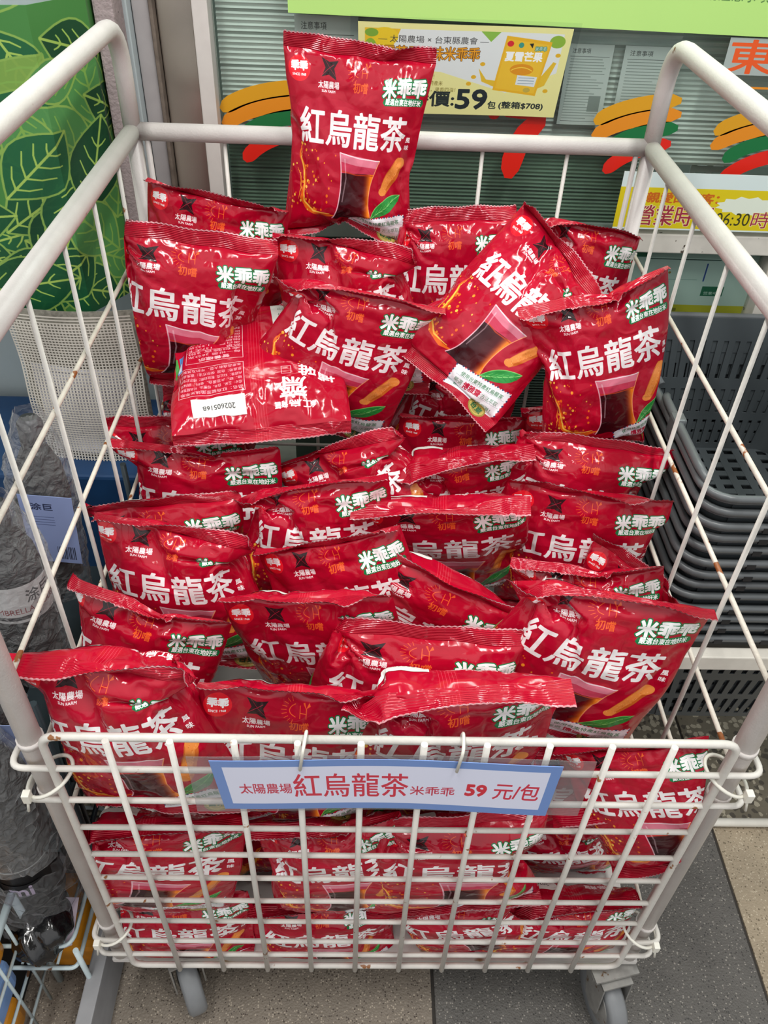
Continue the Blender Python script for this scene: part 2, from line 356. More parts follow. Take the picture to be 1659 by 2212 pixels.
# street shutter's reflection in the glass, modelled as hundreds of thin slats, joined
def reflection_slats(name, x0, x1, z0, z1, y, mat, mat2, pitch=.0062):
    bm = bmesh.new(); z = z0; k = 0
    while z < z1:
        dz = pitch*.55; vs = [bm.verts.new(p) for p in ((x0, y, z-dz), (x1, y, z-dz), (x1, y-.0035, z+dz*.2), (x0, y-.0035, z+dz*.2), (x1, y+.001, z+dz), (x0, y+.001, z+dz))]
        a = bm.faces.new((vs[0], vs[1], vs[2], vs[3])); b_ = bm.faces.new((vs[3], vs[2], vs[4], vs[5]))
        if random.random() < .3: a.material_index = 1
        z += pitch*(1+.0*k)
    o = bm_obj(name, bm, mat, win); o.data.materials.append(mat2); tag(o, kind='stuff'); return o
random.seed(3)
mb1 = M('pale_reflection_slat', 'dde2de', .35, noise=.12, nscale=9); mb2 = M('grey_reflection_slat', 'b3bab5', .35, noise=.12, nscale=9)  # pale tones carry the brightness of the reflection
mb3 = M('green_reflection_slat', '7f9584', .3, noise=.15, nscale=9); mb4 = M('dark_reflection_slat', '4a5850', .3, noise=.2, nscale=9)
reflection_slats('pale_reflection_slats', -.268, .44, 1.005, 1.5, GY+.035, mb1, mb2, .0075)
reflection_slats('pale_reflection_slats', .44, 1.7, .985, 1.5, GY+.06, mb1, mb2, .0075)
reflection_slats('green_reflection_slats', -.268, .42, .86, 1.003, GY+.05, mb3, mb4)
reflection_slats('green_reflection_slats', -.268, .42, .45, .86, GY+.05, mb4, mb3)
box_obj('counter', -.18, .40, GY+.06, GY+.5, .3, .96, M('dark_green_counter', '4c5a50', .5, noise=.2, nscale=10), win)
# perforated shelving upright seen inside at the right
bm = bmesh.new()
for x0 in (.52, .548, .576):
    box(bm, x0, x0+.010, GY+.07, GY+.074, .9, 1.5)
for k in range(28):
    box(bm, .53, .548, GY+.07, GY+.074, .9+k*.022, .911+k*.022); box(bm, .558, .576, GY+.07, GY+.074, .9+k*.022, .911+k*.022)
o = bm_obj('shelf_upright', bm, M('slotted_grey_steel', 'b8bdbd', .4, metal=.3)); tag(o, 'slotted grey steel shelf upright behind the glass under the orange lettering', 'shelf upright')

# striped shop emblem on the glass, repeated, and the red numeral between
def ribbon(name, pts, w, mat, parent, y=GY-.001):
    d = [Vector((p[0], 0, p[1])) for p in pts]; n = len(d); V = []; F = []
    for i, p in enumerate(d):
        t = (d[min(n-1, i+1)]-d[max(0, i-1)]).normalized(); nn = Vector((-t.z, 0, t.x)); e = min(i, n-1-i)/2.0; ww = w/2*min(1, math.sqrt(max(.12, min(1, e)*(2-min(1, e)))))
        for s in (1, -1):
            for yy in (y, y-.0006): q = p+nn*ww*s; V.append((q.x, yy, q.z))
    for i in range(n-1):
        a = i*4; b = a+4; F += [(a+1, a+3, b+3, b+1), (a, b, b+2, a+2), (a, a+1, b+1, b), (a+2, b+2, b+3, a+3)]
    F += [(0, 2, 3, 1), (4*n-4, 4*n-3, 4*n-1, 4*n-2)]
    return mesh_obj(name, V, F, mat, parent)
mo = M('orange_vinyl', 'e08a1e', .35); mo2 = M('amber_vinyl', 'd69a1c', .35); mg = M('green_vinyl', '16703c', .35); mrd = M('red_vinyl', 'dd2417', .35)
def emblem(x, z, label, s=1.0):
    t = thing('striped_emblem', label, 'window sticker', 'striped shop emblems on the glass'); t.location = (x, 0, z)
    for nm, (ax, az, bx, bz), mt in (('stripe', (-.005, .030, .125, .066), mo2), ('stripe', (-.004, .008, .130, .046), mo),
                                     ('stripe', (.022, -.012, .130, .026), mg), ('stripe', (.026, -.046, .125, .002), mrd)):
        cx, cz = (ax+bx)/2-.022, (az+bz)/2+.014
        ribbon(nm, [((1-k)**2*ax*s+2*k*(1-k)*cx*s+k*k*bx*s, (1-k)**2*az*s+2*k*(1-k)*cz*s+k*k*bz*s) for k in [i/12 for i in range(13)]], .023*s, mt, t)
    return t
emblem(-.262, 1.03, 'orange, green and red striped emblem on the glass at the left, behind the rail')
emblem(.325, 1.03, 'orange, green and red striped emblem on the glass right of the red numeral')
emblem(.520, 1.02, 'orange, green and red striped emblem furthest right on the glass')
t = thing('red_numeral', 'big red numeral seven on the glass behind the back rail', 'window sticker'); t.location = (0, 0, 0)
ribbon('stroke', [(.150+.02*i/5.0, 1.07) for i in range(6)], .02, mrd, t)
ribbon('stroke', [(.165, 1.075), (.18, 1.075), (.20, 1.075), (.22, 1.075), (.24, 1.075), (.248, 1.075)], .026, mrd, t)
ribbon('stroke', [(.236, 1.083), (.230, 1.06), (.214, 1.04), (.203, 1.02), (.198, 1.0), (.196, .984), (.195, .97)], .034, mrd, t, GY-.0018)
# loose printed sheets seen through the glass
cv = Canvas(300, 400, 'dfe3e2')
random.seed(5)
cv.text('注意事項', 30, 20, 150, 44, '444444')
for k in range(22):
    y = 70+k*14; cv.rect(25, y, 25+random.uniform(150, 250), y+4, '7d8582', .6)
cv.rect(190, 250, 270, 330, '9aa19e'); cv.rect(20, 58, 280, 60, '555555'); cv.rect(20, 380, 280, 382, '555555')
m_sheet = print_mat('printed_notice', cv, .7)
for (x0, x1, z0, z1, lb) in ((-.150, -.055, 1.02, 1.19, 'white printed notice behind the glass left of the topmost snack bag'), (.265, .335, 1.05, 1.165, 'white printed notice behind the glass right of the yellow poster'), (.352, .44, 1.04, 1.165, 'white printed notice behind the glass left of the orange lettering')):
    o = sheet('notice_sheet', (x0, GY+.02, z0), (x1, GY+.02, z0), (x1, GY+.02, z1), (x0, GY+.02, z1), m_sheet); tag(o, lb, 'notice')

# orange lettering inside the window
cv = Canvas(420, 200, 'a3aeaa'); cv.text('東坡', 10, 10, 400, 190, 'e2561c', bold=3)
o = sheet('orange_lettering', (.50, GY-.002, 1.135), (.66, GY-.002, 1.135), (.66, GY-.002, 1.185), (.50, GY-.002, 1.185), print_mat('orange_lettering_print', cv, .5)); tag(o, 'orange characters on a pale strip at the top right of the glass', 'window lettering')
o = box_obj('orange_strip', .53, .70, GY-.0015, GY-.0005, 1.116, 1.119, mo); tag(o, 'thin orange line on the glass below the orange characters', 'window sticker')

# light green banner along the top of the glass
cv = Canvas(1400, 260, 'b5e07e', 2)
cv.text('※活動期間以店內公告為準。 本活動注意事項及相關規定，本公司保有隨時修改之權利', 420, 178, 1380, 204, '3f6b34')
cv.text('※活動注意事項請洽門市人員', 60, 160, 470, 184, '3f6b34'); cv.rect(0, 0, 1400, 120, 'a9d873')
gb = sheet('green_banner', (-.157, GY-.004, 1.196), (.90, GY-.004, 1.183), (.90, GY-.004, 1.38), (-.157, GY-.004, 1.393), print_mat('green_banner_print', cv, .5))
tag(gb, 'light green paper banner with small dark print across the top of the glass', 'banner')

# price poster in a clear sleeve
cv = Canvas(960, 410, 'f3eda2', 2)
cv.poly([(30, 25), (925, 25), (925, 200), (700, 300), (380, 210), (30, 205)], 'e9ecec')
cv.poly([(30, 25), (190, 25), (120, 190), (30, 240)], 'f0c22a'); cv.disc(120, 60, 60, 40, 'f4cf28'); cv.disc(55, 120, 30, 50, '8fb83a')
cv.poly([(550, 25), (640, 25), (600, 70)], '8fc04a'); cv.disc(900, 60, 35, 28, '8fb83a'); cv.disc(60, 45, 30, 18, '7fae3a')
cv.text('— 太陽農場 × 台東縣農會 —', 90, 52, 590, 84, '3c3c3c')
cv.text('夏雪芒果風味米乖乖', 60, 98, 555, 158, 'f0a21a', bold=1, outline='5a3310', ow=2)
for k, s in enumerate(('全新推出！', '使用台東特產米', '香脆好吃，果香四溢！')): cv.text(s, 250, 222+k*30, 250+len(s)*21, 244+k*30, '8a7a30')
cv.text('特價:', 240, 300, 458, 372, '1c2a2c', bold=2); cv.text('59', 470, 290, 615, 380, '14242c', bold=4)
cv.text('包', 625, 342, 665, 378, '1c2a2c', bold=1); cv.text('(整箱$708)', 680, 342, 895, 380, '1c2a2c', bold=1)
for q in ([(560, 190), (600, 240), (700, 250), (660, 280), (580, 250)], [(850, 230), (900, 150), (915, 155), (880, 260), (800, 300)]): cv.poly(q, 'ecc02c')
for q in ((575, 170), (540, 230), (915, 120), (890, 285), (520, 262)): cv.disc(q[0], q[1], 12, 9, 'eab520')
cv.poly(rotp([(655, 50), (865, 50), (860, 300), (650, 300)], 6), 'f2b81e'); cv.poly(rotp([(665, 64), (855, 64), (850, 290), (660, 290)], 6), 'f6c430')
cv.disc(690, 75, 15, 13, 'dd2030'); cv.disc(740, 80, 12, 12, '3c9a8a'); cv.poly([(775, 72), (795, 70), (792, 92)], '1a1a1a'); cv.text('米乖乖', 805, 84, 858, 104, 'ffffff', outline='2e8a6a', ow=2)
cv.text('夏雪芒果', 675, 110, 845, 152, 'ffffff', bold=2); cv.disc(760, 190, 55, 26, 'e8960f'); cv.stroke(bez((710, 195), (760, 165), (810, 195)), 4, 'ffd84a')
cv.poly([(745, 215), (840, 222), (834, 268), (742, 260)], 'e8eef2'); [cv.rect(752, 226+k*13, 828, 229+k*13, '8aa0b0') for k in range(3)]; cv.disc(800, 284, 17, 11, 'c9b04a')
pp = thing('price_poster', 'pale yellow price poster for mango snacks in a clear sleeve on the glass', 'poster')
y0 = GY-.012
sheet('paper', (-.052, y0, 1.068), (.252, y0, 1.068), (.262, y0, 1.190), (-.055, y0, 1.190), print_mat('price_poster_print', cv, .45), pp, 8, 2, lambda s, t: .002*math.sin(s*6))
m_sleeve = glassy('clear_sleeve', (.98, .99, .99), .0, .08)
sheet('clear_sleeve', (-.066, y0-.003, 1.058), (.262, y0-.003, 1.058), (.272, y0-.003, 1.198), (-.066, y0-.003, 1.198), m_sleeve, pp, 8, 2, lambda s, t: .002*math.sin(s*6), thick=.0006)

# opening hours notice
cv = Canvas(900, 460, 'd5e4e2', 2)
cv.rect(0, 80, 900, 300, 'd9c516'); cv.text('親愛的顧客：', 120, 105, 430, 160, 'c8641a', bold=2)
cv.poly([(560+math.cos(a/24*6.283)*(140 if a % 2 else 118), 165+math.sin(a/24*6.283)*(52 if a % 2 else 40)) for a in range(24)], 'dfe8d8')
cv.text('營業時間', 90, 175, 420, 285, 'a03040', bold=1, outline='e9dfae', ow=3); cv.text('06:30', 440, 205, 590, 275, '3a3a1c'); cv.text('時', 600, 195, 680, 285, 'a03040', outline='e9dfae', ow=3); cv.text('-23:00', 690, 205, 890, 275, '3a3a1c')
o = sheet('opening_hours_notice', (.375, GY-.035, .905), (.72, GY-.035, .905), (.72, GY-.035, .998), (.375, GY-.035, .998), print_mat('opening_hours_print', cv, .4), uv=(0, .33, 1, 1)); tag(o, 'yellow and white opening hours notice at the right above the white window frame', 'notice')
cv = Canvas(700, 500, 'c9dcd6', 2); cv.rect(0, 0, 700, 60, 'a9bdb5'); cv.rect(0, 350, 700, 430, 'c8bf2c'); cv.rect(0, 432, 700, 500, 'd3dbe2'); cv.rect(20, 372, 330, 392, '6a6a20', .7)
cv.rect(0, 8, 110, 60, '1f6a4a'); cv.rect(440, 230, 560, 290, '1f6f50'); cv.text('營業中', 455, 262, 530, 282, 'e8f2ec'); cv.rect(100, 66, 500, 72, '3c5650'); cv.rect(430, 90, 438, 200, '2a4a9a'); cv.rect(60, 190, 400, 193, '8aa8a0')
for q in ((90, 200), (170, 150), (240, 150), (300, 95)): cv.disc(*q, 7, 7, 'b08a3a')
o = sheet('service_board', (.43, GY+.012, .70), (.665, GY+.012, .70), (.665, GY+.012, .855), (.43, GY+.012, .855), print_mat('service_board_print', cv, .5)); tag(o, 'pale green printed board behind the low window pane above the grey baskets', 'board')

# ------------------------------------------------------------------ left side: pillar, leaf-print cover, mesh pad, bins
p = box_obj('pillar', -.412, -.384, .80, .868, 0, 2.9, m_conc, bev=.004); tag(p, kind='structure')
cv = Canvas(900, 900, '447f3f', 2)
random.seed(11)
G = ['154f30', '1c5c38', '4f8a4c', '7a9e48', '427d40', '104228']
for k in range(76):
    cx, cy = random.uniform(0, 900), random.uniform(0, 900); a = random.uniform(0, 6.28); L = random.uniform(150, 300)
    q = [(cx+math.cos(a)*L*t-math.sin(a)*s*L*.33*math.sin(math.pi*t)*(1 if s else 0), cy+math.sin(a)*L*t+math.cos(a)*s*L*.33*math.sin(math.pi*t)) for s, tt in ((1, range(0, 11)), (-1, range(10, -1, -1))) for t in [i/10 for i in tt]]
    c = G[(0, 5, 2, 1, 3, 0, 2, 5, 1, 0, 2, 0, 5, 1, 0, 2)[k % 16]]; dk = c in ('154f30', '1c5c38', '104228'); vc = '9cbb58' if dk else '7aa54c'
    cv.poly(q, c, .95); cv.stroke(q+[q[0]], 6, '84a850')
    cv.stroke([(cx+math.cos(a)*L*t, cy+math.sin(a)*L*t) for t in (0, .5, 1)], 7, vc)
    for t in (.15, .32, .5, .68):
        for s in (1, -1):
            b0 = (cx+math.cos(a)*L*t, cy+math.sin(a)*L*t); w = L*.30*math.sin(math.pi*min(1, t+.18))
            cv.stroke([b0, (b0[0]+math.cos(a+s*.9)*w*.5, b0[1]+math.sin(a+s*.9)*w*.5), (b0[0]+math.cos(a+s*.75)*w, b0[1]+math.sin(a+s*.75)*w)], [6, 5, 4], vc)
m_leaf = print_mat('green_leaf_print', cv, .35)
def folded(name, pts, z0, z1, mat, parent=None, thick=.003):
    n = len(pts); V = []; UV = []; F = []; L = [0]
    for a, b in zip(pts, pts[1:]): L.append(L[-1]+math.dist(a, b))
    for off in (0, thick):
        for i, (x, y) in enumerate(pts):
            for z in (z0, z1): V.append((x, y+off, z)); UV.append((L[i]/L[-1]*.9, (z-z0)/(z1-z0)))
    for i in range(n-1):
        a = i*2; b = 2*n+a; F += [(a, a+2, a+3, a+1), (b, b+1, b+3, b+2), (a, b, b+2, a+2), (a+1, a+3, b+3, b+1)]
    F += [(0, 1, 2*n+1, 2*n), (2*n-2, 4*n-2, 4*n-1, 2*n-1)]
    o = mesh_obj(name, V, F, mat, parent); ul = o.data.uv_layers.new(name='UVMap')
    for l in o.data.loops: ul.data[l.index].uv = UV[l.vertex_index]
    return o
fc = folded('leaf_print_panel', [(-.72, .66), (-.465, .70), (-.415, .785), (-.414, .85)], .81, 1.228, m_leaf); tag(fc, 'folded panel with a green leaf print standing in the left corner', 'display panel')
o = box_obj('blue_crate', -.80, -.392, .60, .84, .0, .56, M('dark_blue_plastic', '123a63', .5, noise=.2, nscale=10), bev=.006); tag(o, 'dark blue crate behind the left side of the cart under the white mesh bundle', 'crate')
o = box_obj('blue_crate_stand', -.83, -.81, .55, .6, 0, .9, m_pale); tag(o, 'pale blue upright post at the far left under the leaf panel', 'post')
# woven white mesh bundle with paper inside
mp = thing('mesh_bundle', 'bundle of folded white grid mesh with paper inside, behind the left side wires', 'mesh bundle')
bm = bmesh.new(); Y = .655; X0, X1, Z0, Z1 = -.578, -.388, .558, .835; st = .0052
bend = lambda x, z: Y-.012*math.sin((x-X0)/(X1-X0)*math.pi)-.004*math.sin(z*40)
nx = int((X1-X0)/st); nz = int((Z1-Z0)/st)
for i in range(nx+1):
    x = X0+i*st; pv = None
    for j in range(0, nz+1, 3):
        z = Z0+j*st; y = bend(x, z); v = [bm.verts.new((x-.0011, y-.001, z)), bm.verts.new((x+.0011, y-.001, z))]
        if pv: bm.faces.new((pv[0], pv[1], v[1], v[0]))
        pv = v
for j in range(nz+1):
    z = Z0+j*st; pv = None
    for i in range(0, nx+1, 3):
        x = X0+i*st; y = bend(x, z)-.0012; v = [bm.verts.new((x, y, z-.0011)), bm.verts.new((x, y, z+.0011))]
        if pv: bm.faces.new((pv[1], pv[0], v[0], v[1]))
        pv = v
o = bm_obj('grid_mesh', bm, M('white_grid_mesh', 'cfcabf', .6), mp); tag(o, kind='stuff')
sheet('mesh_backing', (X0, Y+.012, Z0), (X1, Y+.012, Z0), (X1, Y+.012, Z1), (X0, Y+.012, Z1), M('grey_mesh_layers', '8a877c', .8, noise=.3, nscale=200), mp, 8, 4, lambda s, t: .012*math.sin(s*math.pi))
cv = Canvas(400, 420, 'd5d5de'); 
for k in range(14): cv.rect(60+k*20, 60+(k % 3)*14, 63+k*20, 330-(k % 4)*30, '6b6b75', .5)
cv.stroke([(20, 30), (200, 22), (380, 40)], 3, '44444c'); cv.stroke([(150, 240), (145, 400), (330, 410)], 2, '44444c'); cv.text('使用說明', 60, 90, 86, 200, '44444c')
sheet('paper_sheet', (-.56, Y+.003, .575), (-.41, Y+.003, .575), (-.405, Y+.003, .735), (-.565, Y+.003, .745), print_mat('mesh_paper_print', cv, .7), mp, 6, 2, lambda s, t: .012*math.sin(s*math.pi))

# wrapped umbrellas hanging in a dark wire rack beside the cart
m_wrap = glassy('crinkled_clear_film', (.92, .93, .94), .14, .16, milk=.5, bump=.9, bscale=55)
cv = Canvas(200, 360, '8493bd'); cv.text('涂巨', 40, 40, 120, 75, '2b3350', bold=1); [cv.rect(30, 110+k*14, 120, 113+k*14, '4a567e') for k in range(4)]
[cv.rect(110+k*6, 270, 112+k*6+(k % 3), 340, '23283a') for k in range(12)]
m_card = print_mat('blue_swing_card', cv, .5)
cv = Canvas(400, 200, 'cfcdcb'); cv.text('涂巨', 200, 30, 330, 100, '2a2a2e', bold=1); cv.text('UMBRELLA HOUSE', 30, 120, 370, 150, '8a2a30'); cv.rect(40, 165, 250, 185, '2a2a2e')
m_band = print_mat('white_paper_band', cv, .5)
def umbrella(name, loc, ht, r, label, band, card, tilt=(0, 0)):
    t = thing(name, label, 'umbrella', 'film wrapped umbrellas left of the cart'); t.location = loc; t.rotation_euler = (tilt[0], tilt[1], 0)
    rnd = random.Random(int(abs(loc[0]*1000+loc[1]*777))); bm = bmesh.new(); seg = 28
    prof = [(r*.55, 0), (r*.95, ht*.06), (r, ht*.3), (r*.98, ht*.6), (r*.8, ht*.78), (r*.45, ht*.9), (r*.3, ht*.93)]
    rings = []
    for k, (rr, z) in enumerate(prof):
        rings.append([bm.verts.new((rr*(1+.07*math.sin(a*9/seg*6.283+k*.4))*math.cos(a/seg*6.283), rr*(1+.07*math.sin(a*9/seg*6.283+k*.4))*math.sin(a/seg*6.283), z)) for a in range(seg)])
    for A, B in zip(rings, rings[1:]):
        for a in range(seg): bm.faces.new((A[a], A[(a+1) % seg], B[(a+1) % seg], B[a])).smooth = True
    bm.faces.new(rings[0][::-1]); bm.faces.new(rings[-1])
    bm_obj('folded_canopy', bm, m_blkplastic, t)
    bm = bmesh.new(); lathe(bm, [(r*.3, ht*.9), (r*.42, ht*.92), (r*.45, ht*1.05), (r*.3, ht*1.08)], 16); bm_obj('handle', bm, M('umbrella_handle', '2b2b2f', .4), t)
    bm = bmesh.new(); ns, nz = 36, 30; rings = []
    for j in range(nz+1):
        z = -.01+(ht*1.16)*j/nz; base = r*1.22 if j < nz*.7 else r*(1.22-.75*(j-nz*.7)/(nz*.3))
        rings.append([bm.verts.new(((base*(1+rnd.uniform(-.09, .09)))*math.cos(a/ns*6.283), (base*(1+rnd.uniform(-.09, .09)))*math.sin(a/ns*6.283), z+rnd.uniform(-.002, .002))) for a in range(ns)])
    for A, B in zip(rings, rings[1:]):
        for a in range(ns): bm.faces.new((A[a], A[(a+1) % ns], B[(a+1) % ns], B[a]))
    bm_obj('film_wrap', bm, m_wrap, t)
    if band:
        V = []; F = []; UV = []; n = 12
        for i in range(n+1):
            a = -2.2+2.6*i/n
            for z in (.42*ht, .66*ht): V.append((r*1.09*math.cos(a), r*1.09*math.sin(a), z)); UV.append((i/n, 0 if z < .5*ht else 1))
        for i in range(n): F.append((2*i, 2*i+2, 2*i+3, 2*i+1))
        o = mesh_obj('paper_band', V, F, m_band, t); ul = o.data.uv_layers.new(name='UVMap')
        for l in o.data.loops: ul.data[l.index].uv = UV[l.vertex_index]
    if card:
        sheet('swing_card', (-.01, -r*1.32, ht*.30), (.055, -r*1.25, ht*.28), (.055, -r*1.30, ht*.72), (-.012, -r*1.42, ht*.74), m_card, t)
    return t
umbrella('wrapped_umbrella', (-.475, .36, .56), .25, .036, 'dark umbrella in clear film with a blue card, in front of the white mesh bundle', False, True, (-.1, .05))
umbrella('wrapped_umbrella', (-.465, .22, .56), .24, .037, 'dark umbrella in clear film with a white paper band, left of the side wires', True, False, (-.05, .03))
umbrella('wrapped_umbrella', (-.475, .10, .50), .20, .036, 'dark umbrella in clear film with a blue barcode card at the left edge', False, True, (0, .0))
umbrella('wrapped_umbrella', (-.455, .03, .43), .22, .038, 'dark film wrapped umbrella lowest at the left edge beside the white post', False, False, (0, 0))
m_rack = M('dark_rack_wire', '2f3a3f', .4, metal=.3, noise=.1)
rk = thing('umbrella_rack', 'dark wire umbrella rack with curved loops between the cart and the wrapped umbrellas', 'umbrella rack')
for k in range(4):
    y = .15+k*.12; tube_obj('loop', [(-.418, y-.035, .30), (-.418, y-.03, .50), (-.418, y, .56), (-.418, y+.03, .50), (-.418, y+.035, .30)], .0032, m_rack, rk, 8, rad=.04)
for z in (.42, .3): tube_obj('rail', [(-.418, .10, z), (-.418, .56, z)], .004, m_rack, rk, 8)
for y in (.10, .56): tube_obj('upright', [(-.418, y, 0), (-.418, y, .62)], .005, m_rack, rk, 8)
box_obj('tray', -.54, -.42, .04, .56, .38, .388, m_rack, rk)
box_obj('back_board', -.56, -.548, -.02, .56, .0, .60, M('dark_slate_board', '20262c', .6), rk)

# lower left: pale wire shelf holding a black case in film, and packets under it
m_lb = M('pale_blue_coated_wire', 'b9c8cb', .4, noise=.06, spots=('6b4a34', 50, .66))
ws = thing('wire_shelf', 'pale blue wire shelf at the bottom left with a rounded front rim', 'wire shelf')
zs = .205
tube_obj('rim', [(-.78, -.01, zs), (-.43, -.01, zs), (-.43, .20, zs), (-.78, .20, zs)], .0032, m_lb, ws, 8, rad=.02)
tube_obj('rim', [(-.78, -.02, zs-.05), (-.430, -.02, zs-.05), (-.430, .20, zs-.05), (-.78, .20, zs-.05)], .0032, m_lb, ws, 8, rad=.012)
for k in range(7): tube_obj('rod', [(-.76+k*.05, -.015, zs-.05), (-.76+k*.05, .2, zs-.05)], .0022, m_lb, ws, 6)
for y in (-.015, .19): tube_obj('upright', [(-.424, y, 0), (-.424, y, zs)], .004, m_lb, ws, 8)
tube_obj('rim', [(-.78, -.05, .50), (-.475, -.05, .50), (-.475, .10, .50), (-.78, .10, .50)], .0035, m_lb, ws, 8, rad=.015)
tube_obj('rim', [(-.78, -.03, .53), (-.468, -.03, .53), (-.468, .10, .53)], .0035, m_lb, ws, 8, rad=.01)
box_obj('side_board', -.428, -.405, -.40, .25, .0, .11, M('grey_side_board', '8b8b8d', .6, noise=.08), ws, .002)
cv = Canvas(300, 120, '17181b'); cv.text('mi', 60, 20, 230, 100, 'd9c9e2', bold=4)
bc = thing('black_umbrella_case', 'black cylindrical case in crinkled film with pale letters, on the bottom left wire shelf', 'case'); bc.location = (-.505, .075, .20); bc.rotation_euler = (.12, .12, 0)
bm = bmesh.new(); lathe(bm, [(.036, 0), (.041, .01), (.041, .16), (.043, .165), (.043, .21), (.041, .213), (.041, .25), (.037, .262), (.01, .265)], 32); bm_obj('body', bm, M('black_case', '121214', .45), bc)
tube_obj('seam_ring', [(.0436*math.cos(a*math.pi/16), .0436*math.sin(a*math.pi/16), .19) for a in range(32)], .0009, M('pale_seam', '8a8a88', .5), bc, 6, closed=True)
V = []; F = []; UV = []
for i in range(11):
    a = -2.0+1.25*i/10
    for z in (.085, .135): V.append((.0418*math.cos(a), .0418*math.sin(a), z)); UV.append((i/10, 0 if z < .1 else 1))
for i in range(10): F.append((2*i, 2*i+2, 2*i+3, 2*i+1))
o = mesh_obj('letter_patch', V, F, print_mat('case_letters', cv, .5), bc); ul = o.data.uv_layers.new(name='UVMap')
for l in o.data.loops: ul.data[l.index].uv = UV[l.vertex_index]
rnd = random.Random(4); bm = bmesh.new(); rings = []
for j in range(22):
    z = .15-.19*j/21; rr = .049+.016*math.sin(j/21*2.6)
    rings.append([bm.verts.new((rr*(1+rnd.uniform(-.10, .10))*math.cos(a/34*6.283)*1.05, rr*(1+rnd.uniform(-.10, .10))*math.sin(a/34*6.283)-.012*j/21, z+rnd.uniform(-.003, .003))) for a in range(34)])
for A, B in zip(rings, rings[1:]):
    for a in range(34): bm.faces.new((A[a], A[(a+1) % 34], B[(a+1) % 34], B[a]))
bm_obj('film_wrap', bm, glassy('grey_crinkled_film', (.90, .90, .93), .12, .14, milk=.4, bump=.9, bscale=50), bc)
sd = thing('black_pouch', 'small black pouch in glossy film at the front of the bottom left wire shelf', 'pouch'); sd.location = (-.475, .015, .185)
bm = bmesh.new(); bmesh.ops.create_icosphere(bm, subdivisions=4, radius=1); rnd = random.Random(9)
for v in bm.verts:
    f = 1+.10*math.sin(v.co.x*7+v.co.z*5)+.05*math.sin(v.co.y*13+v.co.x*9); v.co = Vector((v.co.x*.040*f, v.co.y*.050*f, v.co.z*.034*f+.03))
bm_obj('pouch_body', bm, M('black_glossy_pouch', '101012', .18, coat=.4, bump=.9, bscale=35), sd, smooth=True)
sheet('paper_tag', (.018, -.03, .01), (.042, -.02, .012), (.046, .03, .05), (.026, .03, .05), M('lilac_paper_tag', 'a99aa6', .6), sd)
cr = thing('packet_crate', 'rusty pale steel crate corner with wires at the bottom left edge', 'crate')
for (a, b) in (((-.50, -.17, 0), (-.50, -.17, .36)), ((-.80, -.17, .30), (-.50, -.17, .30)), ((-.50, -.17, .30), (-.50, .02, .30)), ((-.50, .02, 0), (-.50, .02, .30)), ((-.80, -.17, .02), (-.50, -.17, .02))):
    tube_obj('frame_bar', [a, b], .006, m_lb, cr, 6)
for k in range(4): tube_obj('wire', [(-.50, -.15+k*.045, .02), (-.50, -.15+k*.045, .30)], .0024, m_lb, cr, 6)
for k in range(3): tube_obj('wire', [(-.50, -.17, .08+k*.07), (-.50, .02, .08+k*.07)], .0024, m_lb, cr, 6)
mor = M('orange_packet', 'd98e1c', .4, noise=.2, nscale=30); mbl = M('light_blue_packet', '7fa3d8', .4, noise=.1, nscale=30)
for k, (x, y, z, mt, lb) in enumerate(((-.575, -.07, .20, mor, 'orange packet in the steel crate at the bottom left, upper one'), (-.575, -.08, .12, mbl, 'light blue packet below the orange packet at the bottom left'), (-.575, -.10, .04, mor, 'orange packet lowest in the steel crate at the bottom left edge'), (-.47, .09, .02, mor, 'orange packet on the floor under the pale blue wire shelf'))):
    o = box_obj('snack_packet', x-.055, x+.055, y-.06, y+.06, z, z+.075, mt, bev=.012); tag(o, lb, 'packet', 'packets at the bottom left')
# black cable hanging at the left in front of the leaf panel
o = tube_obj('black_cable', [(-.53, .735, .99), (-.49, .735, 1.02), (-.52, .73, .98), (-.53, .73, .93), (-.50, .725, .885), (-.48, .72, .84)], .0028, m_black, None, 8, rad=.02); tag(o, 'thin black cable with loose end hanging before the leaf print panel', 'cable')

# ------------------------------------------------------------------ right side: nested shopping baskets on a white stand
m_bk = M('grey_basket_plastic', '42484b', .42, noise=.04, nscale=30)
m_bk2 = M('grey_basket_rim', '585c5e', .35, noise=.04, nscale=30)
BX, BY, BH, TP = .375, .50, .25, .035      # outer rim size in x and y, height, taper
def rrect(hx, hy, r, z, n=6):
    P = []
    for cx, cy, a0 in ((hx-r, hy-r, 0), (-hx+r, hy-r, 90), (-hx+r, -hy+r, 180), (hx-r, -hy+r, 270)):
        for k in range(n+1): a = math.radians(a0+90*k/n); P.append((cx+r*math.cos(a), cy+r*math.sin(a), z))
    return P
def wall_lerp(side, s, t):
    # side 0 front(-y) 1 back 2 left 3 right ; s along, t from rim (0) down (1)
    hx, hy = BX/2-.012-TP*t, BY/2-.012-TP*t; rr = .03
    if side == 0: return Vector(((-hx+rr)+(2*hx-2*rr)*s, -hy, -BH*t))
    if side == 1: return Vector(((-hx+rr)+(2*hx-2*rr)*s, hy, -BH*t))
    if side == 2: return Vector((-hx, (-hy+rr)+(2*hy-2*rr)*s, -BH*t))
    return Vector((hx, (-hy+rr)+(2*hy-2*rr)*s, -BH*t))
def quad_slab(bm, P, n, th=.0022):
    a = [bm.verts.new(p) for p in P]; b = [bm.verts.new(p+n*th) for p in P]
    bm.faces.new(a); bm.faces.new(b[::-1])
    for i in range(4): bm.faces.new((a[i], b[i], b[(i+1) % 4], a[(i+1) % 4]))
